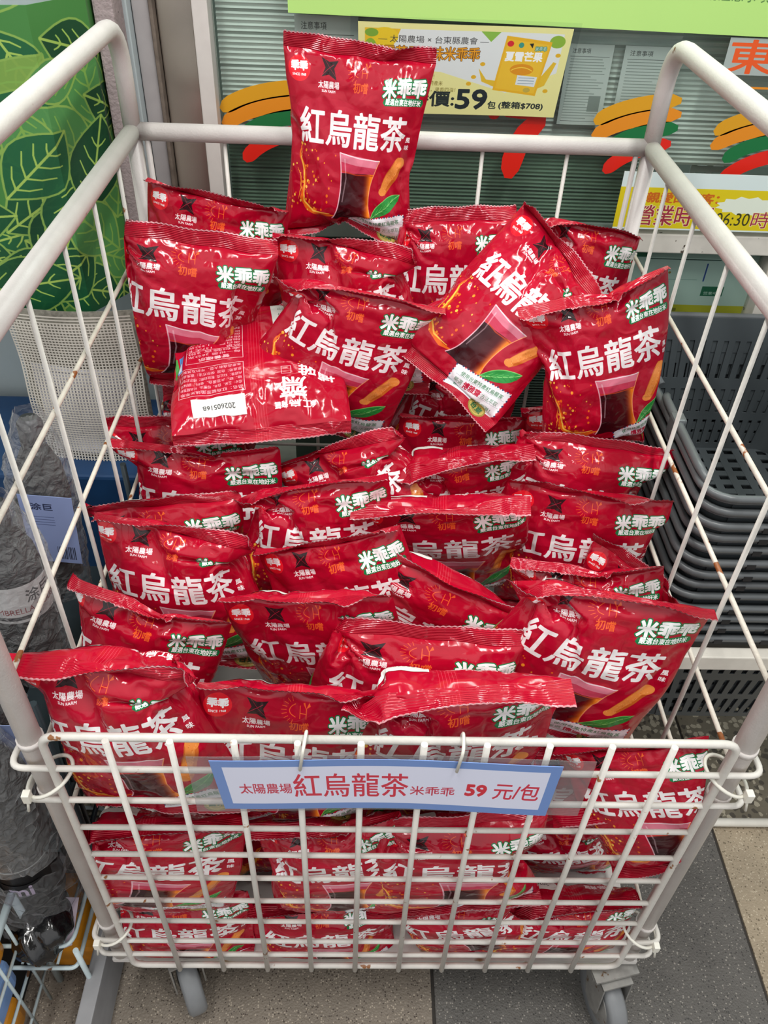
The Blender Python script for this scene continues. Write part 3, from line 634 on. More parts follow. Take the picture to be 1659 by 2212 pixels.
def slot_wall(bm, side, cols):
    n = [Vector((0, -1, 0)), Vector((0, 1, 0)), Vector((-1, 0, 0)), Vector((1, 0, 0))][side]
    bands = [(0, .16), (.44, .52), (.70, .76), (.95, 1.0)]
    gaps = [(.16, .44), (.52, .70), (.76, .95)]
    for a, b in bands: quad_slab(bm, [wall_lerp(side, 0, a), wall_lerp(side, 1, a), wall_lerp(side, 1, b), wall_lerp(side, 0, b)], n)
    for a, b in gaps:
        for c in range(cols+1):
            s0 = max(0, (c-.28)/cols); s1 = min(1, (c+.28)/cols); quad_slab(bm, [wall_lerp(side, s0, a), wall_lerp(side, s1, a), wall_lerp(side, s1, b), wall_lerp(side, s0, b)], n)
def make_basket():
    t = thing('shopping_basket', '', 'shopping basket', 'grey baskets nested in one stack')
    for side, nm, cols in ((0, 'front_wall', 14), (1, 'back_wall', 14), (2, 'left_wall', 19), (3, 'right_wall', 19)):
        bm = bmesh.new(); slot_wall(bm, side, cols); bm_obj(nm, bm, m_bk, t)
    for sx in (1, -1):     # rounded corners
        for sy in (1, -1):
            bm = bmesh.new(); prev = None
            for k in range(7):
                a = math.pi/2*k/6; col = []
                for tt in (0, 1):
                    hx, hy = BX/2-.012-TP*tt, BY/2-.012-TP*tt; rr = .03
                    col.append(bm.verts.new((sx*(hx-rr+rr*math.cos(a)), sy*(hy-rr+rr*math.sin(a)), -BH*tt)))
                if prev: bm.faces.new((prev[0], col[0], col[1], prev[1])).smooth = True
                prev = col
            bm_obj('corner', bm, m_bk, t)
    bm = bmesh.new(); hx, hy = BX/2-.012-TP, BY/2-.012-TP
    ny, nx = 16, 9
    for j in range(ny+1):
        y = -hy+2*hy*j/ny; w = hy/ny*.55; box(bm, -hx+.004, hx-.004, max(-hy, y-w), min(hy, y+w), -BH, -BH+.002)
    for i in range(nx+1):
        x = -hx+2*hx*i/nx; w = hx/nx*.45; box(bm, max(-hx, x-w), min(hx, x+w), -hy+.004, hy-.004, -BH+.0004, -BH+.0024)
    bm_obj('base_grid', bm, m_bk, t)
    bm = bmesh.new(); tube(bm, rrect(BX/2-.004, BY/2-.004, .04, 0), .0055, 8, closed=True)
    tube(bm, rrect(BX/2-.009, BY/2-.009, .038, -.010), .003, 6, closed=True); bm_obj('rim', bm, m_bk2, t)
    bm = bmesh.new()
    for k in range(4):
        x = -BX/2+.09+.05*k+(k % 2)*.02; box(bm, x, x+.012, -BY/2-.002, -BY/2+.004, -.006, .002)
    tag(bm_obj('rim_notches', bm, m_blkplastic, t), kind='stuff')
    return t
bx, by, ztop, pitch, NB = .395+BX/2, .30+BY/2, .785, .0222, 13
first = make_basket(); first.location = (bx, by, ztop)
ordn = ['', 'second', 'third', 'fourth', 'fifth', 'sixth', 'seventh', 'eighth', 'ninth', 'tenth', 'eleventh', 'twelfth', 'bottom']
first['label'] = 'topmost grey plastic shopping basket of the stack, empty inside with slotted walls'
bot = None
for k in range(1, NB):
    lb = 'grey shopping basket nested %s from the top of the stack right of the cart' % ordn[k] if k < NB-1 else 'lowest grey shopping basket of the stack, slotted wall showing under the white stand rail'
    copy_tree(first, (bx+.0015*math.sin(k*2.3), by+.002*math.cos(k*1.7), ztop-pitch*k), lb)
for (yy0, yy1, yh) in ((-.22, -.02, -.095), (.01, .24, .05)):     # folded handles on the left rim of the topmost basket
    xl = -BX/2; hb = tube_obj('handle', [(xl+.012, yy0, .006), (xl+.004, yy0+.02, .014), (xl+.004, yy1-.02, .014), (xl+.012, yy1, .006)], .006, m_bk2, first, 8, rad=.02)
    bm = bmesh.new(); box(bm, xl-.004, xl+.014, yh-.012, yh+.012, -.012, .022, .004); bm_obj('hinge', bm, m_bk2, hb)
st = thing('basket_stand', 'white folding steel stand carrying the stack of grey baskets', 'stand')
bs = ztop-pitch*(NB-1)-.012
for y in (.292, .812): box_obj('rail', .385, .80, y-.010, y+.010, bs-.035, bs-.006, m_fr, st, .002)
for x in (.388, .785): box_obj('rail', x-.008, x+.008, .303, .801, bs-.033, bs-.008, m_fr, st, .002)
for y0_, y1_, x in ((.29, .80, .392), (.80, .29, .400), (.29, .80, .78), (.80, .29, .79)):
    tube_obj('cross_leg', [(x, y0_, bs-.034), (x, y1_, .008)], .009, m_fr, st, 8)
for y in (.29, .80): tube_obj('foot_bar', [(.39, y, .012), (.79, y, .012)], .008, m_fr, st, 8)

# ------------------------------------------------------------------ the wire cart
W2, D, H1, H2, ZB, ZT = .37, .75, 1.069, 1.204, .165, .735
cart = thing('wire_cart', 'tall white tube and wire cart on casters holding the red snack bags', 'cart')
R = .0122
for s, nm in ((-1, 'side_loop'), (1, 'side_loop')):
    pts = [(s*W2, 0, ZB), (s*W2, 0, H2), (s*W2, D, H2), (s*W2, D, H1)]
    tube_obj(nm, pts, R, m_white, cart, 16, rad=.06)
    tube_obj('side_rail', [(s*W2, .0, H1), (s*W2, D, H1)], R, m_white, cart, 16)
    tube_obj('back_post', [(s*W2, D, H1+.004), (s*W2, D, ZB)], R*.92, m_white, cart, 14)
    tube_obj('back_post_bar', [(s*(W2-.02), D-.004, H1-.01), (s*(W2-.02), D-.004, ZB)], .004, m_white, cart, 8)
    for z in (.925, .79, .66, .53, .40, .27): tube_obj('side_rod', [(s*W2, .004, z), (s*W2, D-.004, z)], .0030, m_rusty, cart, 8)
    for k in range(1, 6): tube_obj('side_wire', [(s*(W2-.0052), k*D/6+.006, H1-.01), (s*(W2-.0052), k*D/6+.006, ZB)], .0029, m_wire, cart, 8)
    for z in (.70, .61, .27): tube_obj('post_collar', [(s*W2, 0, z-.004), (s*W2, 0, z+.004)], R*1.13, m_white, cart, 16)
tube_obj('back_rail', [(-W2, D, H1), (W2, D, H1)], R, m_white, cart, 16)
for k in range(1, 6):
    x = -W2+k*2*W2/6+.005; tube_obj('back_wire', [(x, D, H1-.01), (x, D, ZB)], .0030, m_wire, cart, 8)
for z in (.53, .40, .27): tube_obj('back_rod', [(-W2, D-.005, z), (W2, D-.005, z)], .0030, m_wire, cart, 8)
bm = bmesh.new(); box(bm, -W2-.012, W2+.012, -.012, D+.012, ZB-.012, ZB, .003); bm_obj('base_plate', bm, M('pale_base_plate', 'c9c5c0', .45, noise=.06, nscale=20, spots=('8a6238', 16, .66)), cart)
def caster(x, y, rot, lock):
    T = Matrix.Translation((x, y, 0)) @ Matrix.Rotation(rot, 4, 'Z')
    bm = bmesh.new(); X = T @ Matrix.Translation((0, -.028, .055)) @ Matrix.Rotation(math.pi/2, 4, 'Y')
    lathe(bm, [(.034, -.012), (.050, -.0145), (.0545, -.010), (.0555, 0), (.0545, .010), (.050, .0145), (.034, .012)], 32, X)
    w = bm_obj('caster_wheel', bm, m_rubber, cart)
    bm = bmesh.new(); lathe(bm, [(.006, -.017), (.012, -.016), (.033, -.0135), (.035, -.012), (.035, .012), (.033, .0135), (.012, .016), (.006, .017)], 28, X); h = bm_obj('hub', bm, m_galv, w)
    bm = bmesh.new()
    for sx in (-1, 1):
        P = [(sx*.021, .016, .135), (sx*.021, -.042, .135), (sx*.021, -.048, .062), (sx*.021, -.034, .048), (sx*.021, -.014, .055)]
        a = [bm.verts.new(T @ Vector(p)) for p in P]; b = [bm.verts.new(T @ (Vector(p)+Vector((sx*.0025, 0, 0)))) for p in P]
        bm.faces.new(a); bm.faces.new(b[::-1])
        for i in range(5): bm.faces.new((a[i], b[i], b[(i+1) % 5], a[(i+1) % 5]))
    vs0 = len(bm.verts); box(bm, -.0235, .0235, -.042, .016, .132, .137); box(bm, -.034, .034, -.034, .034, .144, .1495)
    bmesh.ops.transform(bm, matrix=T, verts=list(bm.verts)[vs0:]); lathe(bm, [(.014, .137), (.016, .139), (.016, .144), (.013, .145)], 16, T)
    bmesh.ops.recalc_face_normals(bm, faces=bm.faces); f = bm_obj('caster_fork', bm, m_galv, cart)
    bm = bmesh.new(); box(bm, -.020, .020, .03, .085, .098, .102, .001); box(bm, -.026, .026, -.02, .02, .108, .118, .002); bmesh.ops.transform(bm, matrix=T, verts=bm.verts); pd = bm_obj('brake_pedal', bm, m_galv, cart)
    for sx in (-1, 1):
        bm = bmesh.new(); box(bm, sx*.028-.011, sx*.028+.011, .07, .094, .092, .102, .002); bmesh.ops.transform(bm, matrix=T, verts=bm.verts); bm_obj('pedal_pad', bm, m_black, pd)
caster(-.300, .030, .45, 1); caster(.345, .004, .22, 1); caster(-.30, D-.06, .3, 0); caster(.30, D-.06, -.5, 0)

# front wire panel, tied to the posts
pan = thing('wire_barrier', 'low white wire grid barrier tied across the front of the cart', 'wire barrier')
PY = -.020; PX = .347
tube_obj('outer_frame', [(-.1, PY, ZT), (-PX, PY, ZT), (-PX, PY, .169), (PX, PY, .169), (PX, PY, ZT), (-.1, PY, ZT)], .0044, m_wire, pan, 10, rad=.018)
for k in range(10): tube_obj('upright_wire', [(-.281+.0622*k, PY-.0062, ZT+.003), (-.281+.0622*k, PY-.0062, .169)], .0036, m_wire, pan, 8)
for z in (.557, .495, .436, .374, .313): tube_obj('cross_wire', [(-PX, PY+.001, z), (PX, PY+.001, z)], .0034, m_wire, pan, 8)
for z in (.676, .615, .250, .205):
    tube_obj('cross_wire', [(-.388, .022, z), (-.392, PY+.001, z), (.392, PY+.001, z), (.388, .022, z)], .0036, m_wire, pan, 8, rad=.016)
def tie(x, z, sx, label):
    t = thing('cable_tie', label, 'cable tie', 'white ties holding the wire panel')
    n = 26; cx, cy = x, -.006
    tube_obj('strap', [(cx+.026*math.cos(2*math.pi*k/n), cy+.024*math.sin(2*math.pi*k/n), z+.014*math.cos(2*math.pi*k/n)*sx) for k in range(n)], .0022, m_tie, t, 6, closed=True)
    bm = bmesh.new(); box(bm, cx-sx*.018-.004, cx-sx*.018+.004, cy-.027, cy-.018, z-.010, z+.004, .001); bm_obj('lock_head', bm, m_tie, t)
    tube_obj('tail', [(cx-sx*.018, cy-.022, z-.004), (cx-sx*.020, cy-.027, z-.024)], .0016, m_tie, t, 6)
tie(-.362, .640, 1, 'white cable tie around the left post at the top of the wire panel')
tie(.362, .655, -1, 'long white cable tie around the right post at the top of the wire panel')
tie(-.362, .262, 1, 'white cable tie low on the left post near the caster')
tie(.362, .262, -1, 'white cable tie low on the right post near the caster')

# laminated price sign hanging from two ties
sg = thing('price_sign', 'laminated white and blue price sign with red characters on the wire panel', 'price sign')
bow = lambda s, t: .004-.012*math.sin(s*math.pi)*0+.006*math.cos(s*6.0)*.4
cv = Canvas(1500, 230, '6f8fcb', 2)
cv.rect(45, 28, 1455, 202, 'dde0f4')
cv.text('太陽農場', 95, 105, 325, 152, 'c2304a', bold=.5); cv.text('紅烏龍茶', 335, 62, 845, 172, 'cc2a44', bold=1); cv.text('米乖乖', 855, 118, 1055, 160, 'c2304a', bold=.5)
cv.text('59', 1105, 100, 1195, 150, 'd02a3c', bold=3.5); cv.text('元/包', 1230, 84, 1435, 160, 'cc2a44', bold=1)
SY = -.034; zt, zb = .727, .637; xa, xb = -.180, .168
sheet('printed_card', (xa+.008, SY, zb+.001), (xb-.004, SY-.002, zb-.004), (xb, SY, zt-.004), (xa, SY, zt), print_mat('price_sign_print', cv, .35, coat=.4), sg, 16, 1, bow)
sheet('laminate', (-.202, SY+.0016, zb-.008), (.200, SY+.0016, zb-.010), (.200, SY+.0016, zt+.003), (-.202, SY+.0016, zt+.004), glassy('clear_laminate', (.88, .88, .89), .10, .12, bump=.15, milk=.5), sg, 16, 1, bow, thick=.0007)
for x in (-.092, .063): tube_obj('hanging_tie', [(x, SY-.006, .712), (x+.004, SY-.004, .745), (x+.006, -.014, .744), (x+.004, -.012, .715)], .0018, m_tie, sg, 6, rad=.008)

# ------------------------------------------------------------------ snack bag print
BW, BB, SEAL = .222, .245, .019
CH = int(round(1024*(BB+2*SEAL)/BW))         # 1305
RED = 'ae0627'
cv = Canvas(2048, CH, RED, 2)
def front(c):
    c.disc(330, 430, 250, 90, 'be1234', .5); c.disc(600, 700, 330, 260, 'ba0f30', .6)
    c.oy = 4
    c.disc(112, 190, 76, 70, 'ea1c2b'); c.text('乖乖', 58, 150, 168, 200, 'ffffff', bold=3); c.text('SINCE 1968', 66, 216, 158, 229, 'ffffff', bold=.5)
    # black four-pointed leaf mark
    c.poly([(262, 118), (315, 138), (378, 128), (352, 172), (372, 236), (318, 208), (268, 222), (290, 172)], '2c1418')
    c.stroke([(262, 222), (310, 178), (350, 150)], 3, 'b02038'); c.stroke([(285, 128), (320, 170), (365, 215)], 2.5, '8a1c2c')
    c.text('太陽農場', 246, 244, 392, 284, 'f4ecec', bold=1.2); c.text('SUN FARM', 272, 292, 366, 306, 'f4ecec', bold=.5)
    O = 'e8602a'
    a0 = bez((500, 200), (462, 172), (502, 140), 10); c.stroke(bez((522, 204), (455, 180), (520, 138), 12), 4, O)
    for k in range(9):
        a = math.radians(105+k*19); c.stroke([(518+46*math.cos(a), 172-46*math.sin(a)), (518+74*math.cos(a), 172-68*math.sin(a))], 3, O)
    c.stroke([(545, 140), (545, 208)], 4, O); c.stroke([(578, 148), (578, 208)], 4, O); c.stroke([(545, 178), (578, 178)], 4, O)
    c.poly([(578, 150), (592, 120), (600, 138)], O); c.poly([(578, 158), (560, 126), (570, 122)], O)
    c.text('初嚐', 492, 232, 592, 290, 'e8602a', bold=1)
    for ch, x, y, w in (('米', 700, 196, 88), ('乖', 798, 186, 96), ('乖', 898, 180, 94)):
        c.text(ch, x, y, x+w, y+100, 'ffffff', bold=4.5, outline='127a44', ow=6, rot=-3)
    c.poly([(712, 306), (720, 300)]+bez((720, 300), (850, 286), (985, 288), 8)+[(996, 306), (988, 330)]+bez((985, 332), (850, 334), (722, 342), 8)+[(706, 326)], '127a44')
    c.text('嚴選台東在地好米', 724, 296, 978, 332, 'ffffff', bold=1, rot=-1)
    c.oy = 22
    for k, (ch, x0, x1, y0) in enumerate((('紅', 118, 298, 380), ('烏', 320, 500, 380), ('龍', 520, 705, 382), ('茶', 722, 905, 382))):
        c.text(ch, x0, y0, x1, y0+205, 'f6f4f4', bold=4.5)
    c.text('風', 922, 500, 956, 532, 'f6f4f4', bold=1); c.text('味', 922, 546, 956, 578, 'f6f4f4', bold=1)
    c.oy = 16
    rnd = random.Random(8)
    for pts, w, col in (([(118, 600), (105, 680), (150, 740), (172, 830), (150, 940), (210, 1010), (330, 1040), (420, 1030)], [5, 16, 24, 18, 30, 34, 30, 6], 'e9691c'), ([(120, 640), (120, 700), (158, 770), (165, 860), (172, 960), (250, 1015), (380, 1020)], [2, 9, 12, 8, 12, 12, 4], 'f7c04c'),
                        ([(190, 720), (178, 800), (190, 900), (222, 985), (300, 1000)], [2, 9, 8, 10, 3], 'b5330e'), ([(92, 760), (128, 800), (138, 880), (120, 960)], [2, 8, 9, 2], 'f0932a')):
        P = []; WW = []
        for i in range((len(pts)-1)*6+1):
            k = min(len(pts)-2, i//6); t = i/6-k; P.append((pts[k][0]*(1-t)+pts[k+1][0]*t+rnd.uniform(-3, 3), pts[k][1]*(1-t)+pts[k+1][1]*t)); WW.append(w[k]*(1-t)+w[k+1]*t)
        c.stroke(P, WW, col)
    for k in range(60):
        x = rnd.gauss(190, 90); y = rnd.uniform(590, 1040); r = rnd.uniform(3, 9); c.disc(x, y, r, r*1.2, rnd.choice(('f0932a', 'e9691c', 'f7c04c')))
    # glass
    L = bez((430, 628), (468, 800), (440, 960), 14)+bez((440, 960), (424, 1020), (392, 1060), 6); Rr = bez((735, 655), (650, 800), (672, 960), 14)+bez((672, 960), (684, 1020), (700, 1060), 6)
    c.poly(L+Rr[::-1], 'd85a78', .55)
    liq = [q for q in L if q[1] > 735]; lr = [q for q in Rr if q[1] > 735]
    def tea(x, y):
        t = np.clip((x-470)/200, 0, 1)[..., None]; dk = np.array(hexc('300810')); md = np.array(hexc('5a0e14')); og = np.array(hexc('ff8a1e'))
        e = np.clip((t-.72)/.28, 0, 1)**1.6; return (dk*(1-t)+md*t)*(1-e)+og*e
    c.poly(liq+lr[::-1], tea)
    c.stroke([(448, 736), (560, 752), (688, 748)], 8, 'c4401e', .8)
    c.poly([(430, 628), (735, 655), (715, 700), (560, 695), (441, 680)], 'f0b6c4', .55)
    c.stroke([(428, 628), (580, 650), (737, 655)], 7, 'f7dbe2'); c.stroke(L, 8, 'f1c3cd', .9); c.stroke(Rr, 6, 'ffb070', .8); c.stroke([(470, 660), (488, 780), (470, 930)], 9, 'ffffff', .35)
    # orange puff
    P = bez((905, 640), (845, 730), (775, 860), 16); c.stroke(P, [30+54*math.sin(math.pi*min(1, max(0, .10+i/16*.85)))**.5 for i in range(17)], 'cf6a26')
    P2 = bez((893, 650), (835, 730), (770, 850), 16); c.stroke(P2, [22+34*math.sin(math.pi*min(1, max(0, .10+i/16*.85)))**.5 for i in range(17)], 'ea8f42')
    c.disc(897, 660, 40, 34, 'ea8f42'); c.disc(776, 846, 33, 26, 'ea8f42')
    for k in range(50):
        t = rnd.random(); x, y = 898-120*t+rnd.uniform(-26, 26), 660+190*t+rnd.uniform(-10, 10); c.disc(x, y, 3, 3, rnd.choice(('f5b26a', 'c9662a')), .6)
    # leaf
    up = bez((690, 1030), (740, 880), (920, 862), 14); dn = bez((920, 862), (900, 990), (690, 1030), 14)
    c.poly(up+dn, '2c9440'); c.stroke(up, 5, '7fd06a'); c.stroke([(690, 1030), (800, 955), (920, 862)], 5, '8ed67e')
    for k in range(6):
        t = .15+k*.13; x, y = 690+230*t, 1030-165*t; c.stroke([(x, y), (x+26, y-34*(1-t)-18)], 3, '63c05c'); c.stroke([(x, y), (x+42, y+8)], 3, '1d7a30')
    c.oy = 4
    E = [(520, 1072), (560, 1060), (960, 1005), (975, 1190), (960, 1215), (530, 1268)]
    c.poly(E, 'eef0f4')
    n = 22
    for (a, b) in ((E[1], E[2]), (E[3], E[2]), (E[0], E[5])):
        m_ = 20 if a == E[1] else 9
        for i in range(m_):
            t0 = i/m_; t1 = (i+.5)/m_; dx = b[0]-a[0]; dy = b[1]-a[1]; c.stroke([(a[0]+dx*t0, a[1]+dy*t0), (a[0]+dx*t1, a[1]+dy*t1)], 11, 'c8203a' if i % 2 else '28406e')
    for k, s in enumerate(('使用台東特產紅烏龍茶', '', '香脆好吃，茶香四溢！')):
        if s: c.text(s, 585, 1062+k*62, 925, 1094+k*62, '5a8a6a', bold=.5, rot=-7.5)
        c.stroke([(560, 1125+k*60), (955, 1072+k*60)], 2, '8a93a0', .8)
    c.text('嚴選', 572, 1138, 642, 1172, '4a7a5a', rot=-7.5); c.text('博雅齋', 652, 1116, 790, 1166, 'c42a48', bold=1.5, rot=-7.5); c.text('古法萃取', 800, 1106, 930, 1138, '5a8a6a', rot=-7.5)
    c.disc(840, 1236, 78, 50, '9c8a3e'); c.disc(840, 1236, 66, 41, 'c2ad5c'); c.disc(840, 1236, 54, 32, 'a8954a'); c.text('台東', 792, 1216, 888, 1256, '1c5a30', bold=1.5)
    c.oy = 0
    for y in (3, CH-3): c.rect(0, y-3, 1024, y+3, 'c98a90')
front(cv)
def back(c):
    X = 1024; wt = 'e6c3c8'
    c.rect(X+470, 0, X+560, CH, 'b30a26')
    for k in range(6): c.rect(X+478+k*15, 0, X+480+k*15, CH, 'd04a5c', .8)
    for y in (3, CH-3): c.rect(X, y-3, X+1024, y+3, 'c98a90')
    def frame(x0, y0, x1, y1):
        for q in ((x0, y0, x1, y0+3), (x0, y1-3, x1, y1), (x0, y0, x0+3, y1), (x1-3, y0, x1, y1)): c.rect(X+q[0], q[1], X+q[2], q[3], wt)
    frame(585, 330, 960, 560)
    for k, s in enumerate(('品名：紅烏龍茶風味米乖乖', '成分：玉米、白米、棕櫚油、紅烏龍茶粉', '糖、鹽、大豆蛋白、香料、調味劑', '內容量：52公克  有效日期：標示於包裝', '原產地：台灣  保存方法：避免高溫', '本產品含有大豆、牛奶及其製品')): c.text(s, X+598, 344+k*36, X+945, 368+k*36, wt)
    frame(585, 600, 905, 900); c.text('營養標示', X+660, 612, X+830, 640, wt, bold=.5)
    for k, s in enumerate(('每一份量 26公克', '本包裝含 2份', '熱量      137大卡', '蛋白質    1.3公克', '脂肪      6.4公克', '飽和脂肪  2.2公克', '反式脂肪  0公克', '碳水化合物 18.6公克', '鈉        132毫克')): c.text(s, X+598, 650+k*27, X+890, 670+k*27, wt)
    c.rect(X+585, 700, X+905, 702, wt)
    c.rect(X+930, 560, X+975, 720, '3a8ac8'); c.rect(X+985, 560, X+1015, 720, '4a9a4a'); c.rect(X+936, 570, X+969, 640, 'dfeaf2')
    c.text('齋', X+250, 250, X+400, 400, 'f2e6e6', bold=3); c.text('雅', X+190, 410, X+290, 520, 'f2e6e6', bold=2.5); c.text('博', X+80, 380, X+180, 500, 'f2e6e6', bold=2.5); frame(330, 430, 385, 490); c.text('紅烏龍', X+200, 190, X+430, 235, 'f2e6e6', bold=1.5)
    c.poly([(X+110, 640), (X+400, 620), (X+420, 1120), (X+90, 1130)], 'dbe4dc')
    for k in range(7): c.text('台東好茶 香濃回甘', X+140, 670+k*60, X+380, 698+k*60, '5a6a60')
    c.text('請妥善回收', X+620, 960, X+800, 990, wt); [c.rect(X+620+k*9, 1010, X+623+k*9+(k % 3)*1.5, 1100, wt) for k in range(24)]
back(cv)
im = cv.image('snack_bag_print'); del cv
def bag_material():
    m = bpy.data.materials.new('printed_glossy_film'); m.use_nodes = True; nt = m.node_tree; b = nt.nodes['Principled BSDF']; L = nt.links
    ti = nt.nodes.new('ShaderNodeTexImage'); ti.image = im; L.new(ti.outputs['Color'], b.inputs['Base Color'])
    b.inputs['Roughness'].default_value = .16; b.inputs['Specular IOR Level'].default_value = .42; b.inputs['Coat Weight'].default_value = .12; b.inputs['Coat Roughness'].default_value = .06
    uv = nt.nodes.new('ShaderNodeUVMap'); oi = nt.nodes.new('ShaderNodeObjectInfo')
    mp = nt.nodes.new('ShaderNodeMapping'); mp.inputs['Scale'].default_value = (2, 1.28, 1); L.new(uv.outputs[0], mp.inputs['Vector'])
    cb = nt.nodes.new('ShaderNodeCombineXYZ'); mu = nt.nodes.new('ShaderNodeMath'); mu.operation = 'MULTIPLY'; mu.inputs[1].default_value = 40; L.new(oi.outputs['Random'], mu.inputs[0]); L.new(mu.outputs[0], cb.inputs['Z']); L.new(cb.outputs[0], mp.inputs['Location'])
    n1 = nt.nodes.new('ShaderNodeTexNoise'); n1.inputs['Scale'].default_value = 7; n1.inputs['Detail'].default_value = 3; n1.inputs['Distortion'].default_value = 1.2; n1.noise_type = 'RIDGED_MULTIFRACTAL'; L.new(mp.outputs[0], n1.inputs['Vector'])
    n2 = nt.nodes.new('ShaderNodeTexVoronoi'); n2.feature = 'DISTANCE_TO_EDGE'; n2.inputs['Scale'].default_value = 9; L.new(mp.outputs[0], n2.inputs['Vector'])
    # ridged press lines of the two seals
    sx = nt.nodes.new('ShaderNodeSeparateXYZ'); L.new(uv.outputs[0], sx.inputs[0])
    wv = nt.nodes.new('ShaderNodeMath'); wv.operation = 'SINE'; w1 = nt.nodes.new('ShaderNodeMath'); w1.operation = 'MULTIPLY'; w1.inputs[1].default_value = 6.283*(BB+2*SEAL)/.0021; L.new(sx.outputs['Y'], w1.inputs[0]); L.new(w1.outputs[0], wv.inputs[0])
    ab = nt.nodes.new('ShaderNodeMath'); ab.operation = 'SUBTRACT'; ab.inputs[1].default_value = .5; L.new(sx.outputs['Y'], ab.inputs[0])
    a2 = nt.nodes.new('ShaderNodeMath'); a2.operation = 'ABSOLUTE'; L.new(ab.outputs[0], a2.inputs[0])
    gt = nt.nodes.new('ShaderNodeMath'); gt.operation = 'GREATER_THAN'; gt.inputs[1].default_value = .5-SEAL/(BB+2*SEAL); L.new(a2.outputs[0], gt.inputs[0])
    ws_ = nt.nodes.new('ShaderNodeMath'); ws_.operation = 'MULTIPLY'; L.new(wv.outputs[0], ws_.inputs[0]); L.new(gt.outputs[0], ws_.inputs[1])
    b1 = nt.nodes.new('ShaderNodeBump'); b1.inputs['Distance'].default_value = .0035; b1.inputs['Strength'].default_value = .45; L.new(n1.outputs['Fac'], b1.inputs['Height'])
    b2 = nt.nodes.new('ShaderNodeBump'); b2.inputs['Distance'].default_value = .004; b2.inputs['Strength'].default_value = .3; L.new(n2.outputs['Distance'], b2.inputs['Height']); L.new(b1.outputs[0], b2.inputs['Normal'])
    b3 = nt.nodes.new('ShaderNodeBump'); b3.inputs['Distance'].default_value = .0006; b3.inputs['Strength'].default_value = .6; L.new(ws_.outputs[0], b3.inputs['Height']); L.new(b2.outputs[0], b3.inputs['Normal'])
    L.new(b3.outputs[0], b.inputs['Normal']); L.new(b3.outputs[0], b.inputs['Coat Normal'])
    return m
m_bag = bag_material()
def sticker(txt):
    c = Canvas(300, 110, 'dcdad4'); c.text(txt, 60, 38, 240, 66, '3a3a3a', bold=.5); return print_mat('date_sticker_print', c, .5)
m_stk = {'a': sticker('20260516B'), 'b': sticker('20260400A')}

# ------------------------------------------------------------------ inflate flat tubes of film with the cloth solver: six different bags
NU, NV, NS = 38, 44, 3
def simulate(seed, pressure, lean):
    rng = np.random.RandomState(seed); verts = []; du = BW/NU; dv = BB/NV
    ph = rng.uniform(0, 6.28, 6)
    def wob(x, z): return .0030*math.sin(x*36+ph[0])*math.sin(z*33+ph[1])+.002*math.sin(x*90+ph[2]+z*40)
    def add(p): verts.append(p); return len(verts)-1
    F = np.zeros((NV+1, NU+1), int); B = F.copy()
    for j in range(NV+1):
        for i in range(NU+1):
            x = -BW/2+i*du; z = -BB/2+j*dv; rim = j in (0, NV) or i in (0, NU); w = wob(x, z); k = j/NV
            lz = lean*max(0, k-.85)/.15*.012
            F[j, i] = add((x, w-lz-(0 if rim else .0016), z)); B[j, i] = F[j, i] if rim else add((x, w-lz+.0016, z))
    S = []
    for row, sg in ((0, -1), (NV, 1)):
        G = np.zeros((NS+1, NU+1), int); G[0] = F[row]
        for k in range(1, NS+1):
            for i in range(NU+1):
                x = -BW/2+i*du; G[k, i] = add((x, verts[F[row, i]][1]-lean*.004*k*(1 if sg > 0 else -.5), sg*(BB/2+SEAL*k/NS)))
        S.append(G)
    faces = []
    for j in range(NV):
        for i in range(NU):
            faces += [(F[j, i], F[j, i+1], F[j+1, i+1], F[j+1, i]), (B[j, i], B[j+1, i], B[j+1, i+1], B[j, i+1])]
    for s, G in enumerate(S):
        for k in range(NS):
            for i in range(NU):
                f = (G[k, i], G[k, i+1], G[k+1, i+1], G[k+1, i]); faces.append(f if s else f[::-1])
    me = bpy.data.meshes.new('film'); me.from_pydata([tuple(map(float, v)) for v in verts], [], [tuple(int(q) for q in f) for f in faces])
    o = bpy.data.objects.new('film', me); COL.objects.link(o)
    s = o.modifiers.new('c', 'CLOTH').settings
    s.quality = 5; s.mass = .003; s.tension_stiffness = s.compression_stiffness = 60; s.shear_stiffness = 20; s.bending_model = 'ANGULAR'; s.bending_stiffness = .0008
    s.tension_damping = s.compression_damping = s.shear_damping = 25; s.air_damping = 3; s.use_pressure = True; s.uniform_pressure_force = pressure; s.effector_weights.gravity = 0
    SC.frame_start = 1; SC.frame_end = 40
    for f in range(1, 29): SC.frame_set(f)
    m2 = bpy.data.meshes.new_from_object(o.evaluated_get(bpy.context.evaluated_depsgraph_get()))
    co = np.empty(len(m2.vertices)*3); m2.vertices.foreach_get('co', co); co = co.reshape(-1, 3)
    bpy.data.objects.remove(o); bpy.data.meshes.remove(me); bpy.data.meshes.remove(m2); SC.frame_set(1)
    co = co-co[F].reshape(-1, 3).mean(0)
    return co[F], co[B], co[S[0]], co[S[1]]
SIMS = [simulate(s, p, l) for s, p, l in ((1, 5.5, .7), (2, 5.2, -.5), (3, 4.6, .8), (5, 5.6, .4), (8, 5, .5), (13, 5.2, -.7))]
def up2(A):
    """double a grid along both axes with Catmull-Rom"""
    def one(A):
        P = np.concatenate([2*A[:1]-A[1:2], A, 2*A[-1:]-A[-2:-1]]); mid = (-P[:-3]+9*P[1:-2]+9*P[2:-1]-P[3:])/16
        out = np.empty((2*len(A)-1,)+A.shape[1:]); out[0::2] = A; out[1::2] = mid; return out
    return one(one(A).transpose(1, 0, 2)).transpose(1, 0, 2)
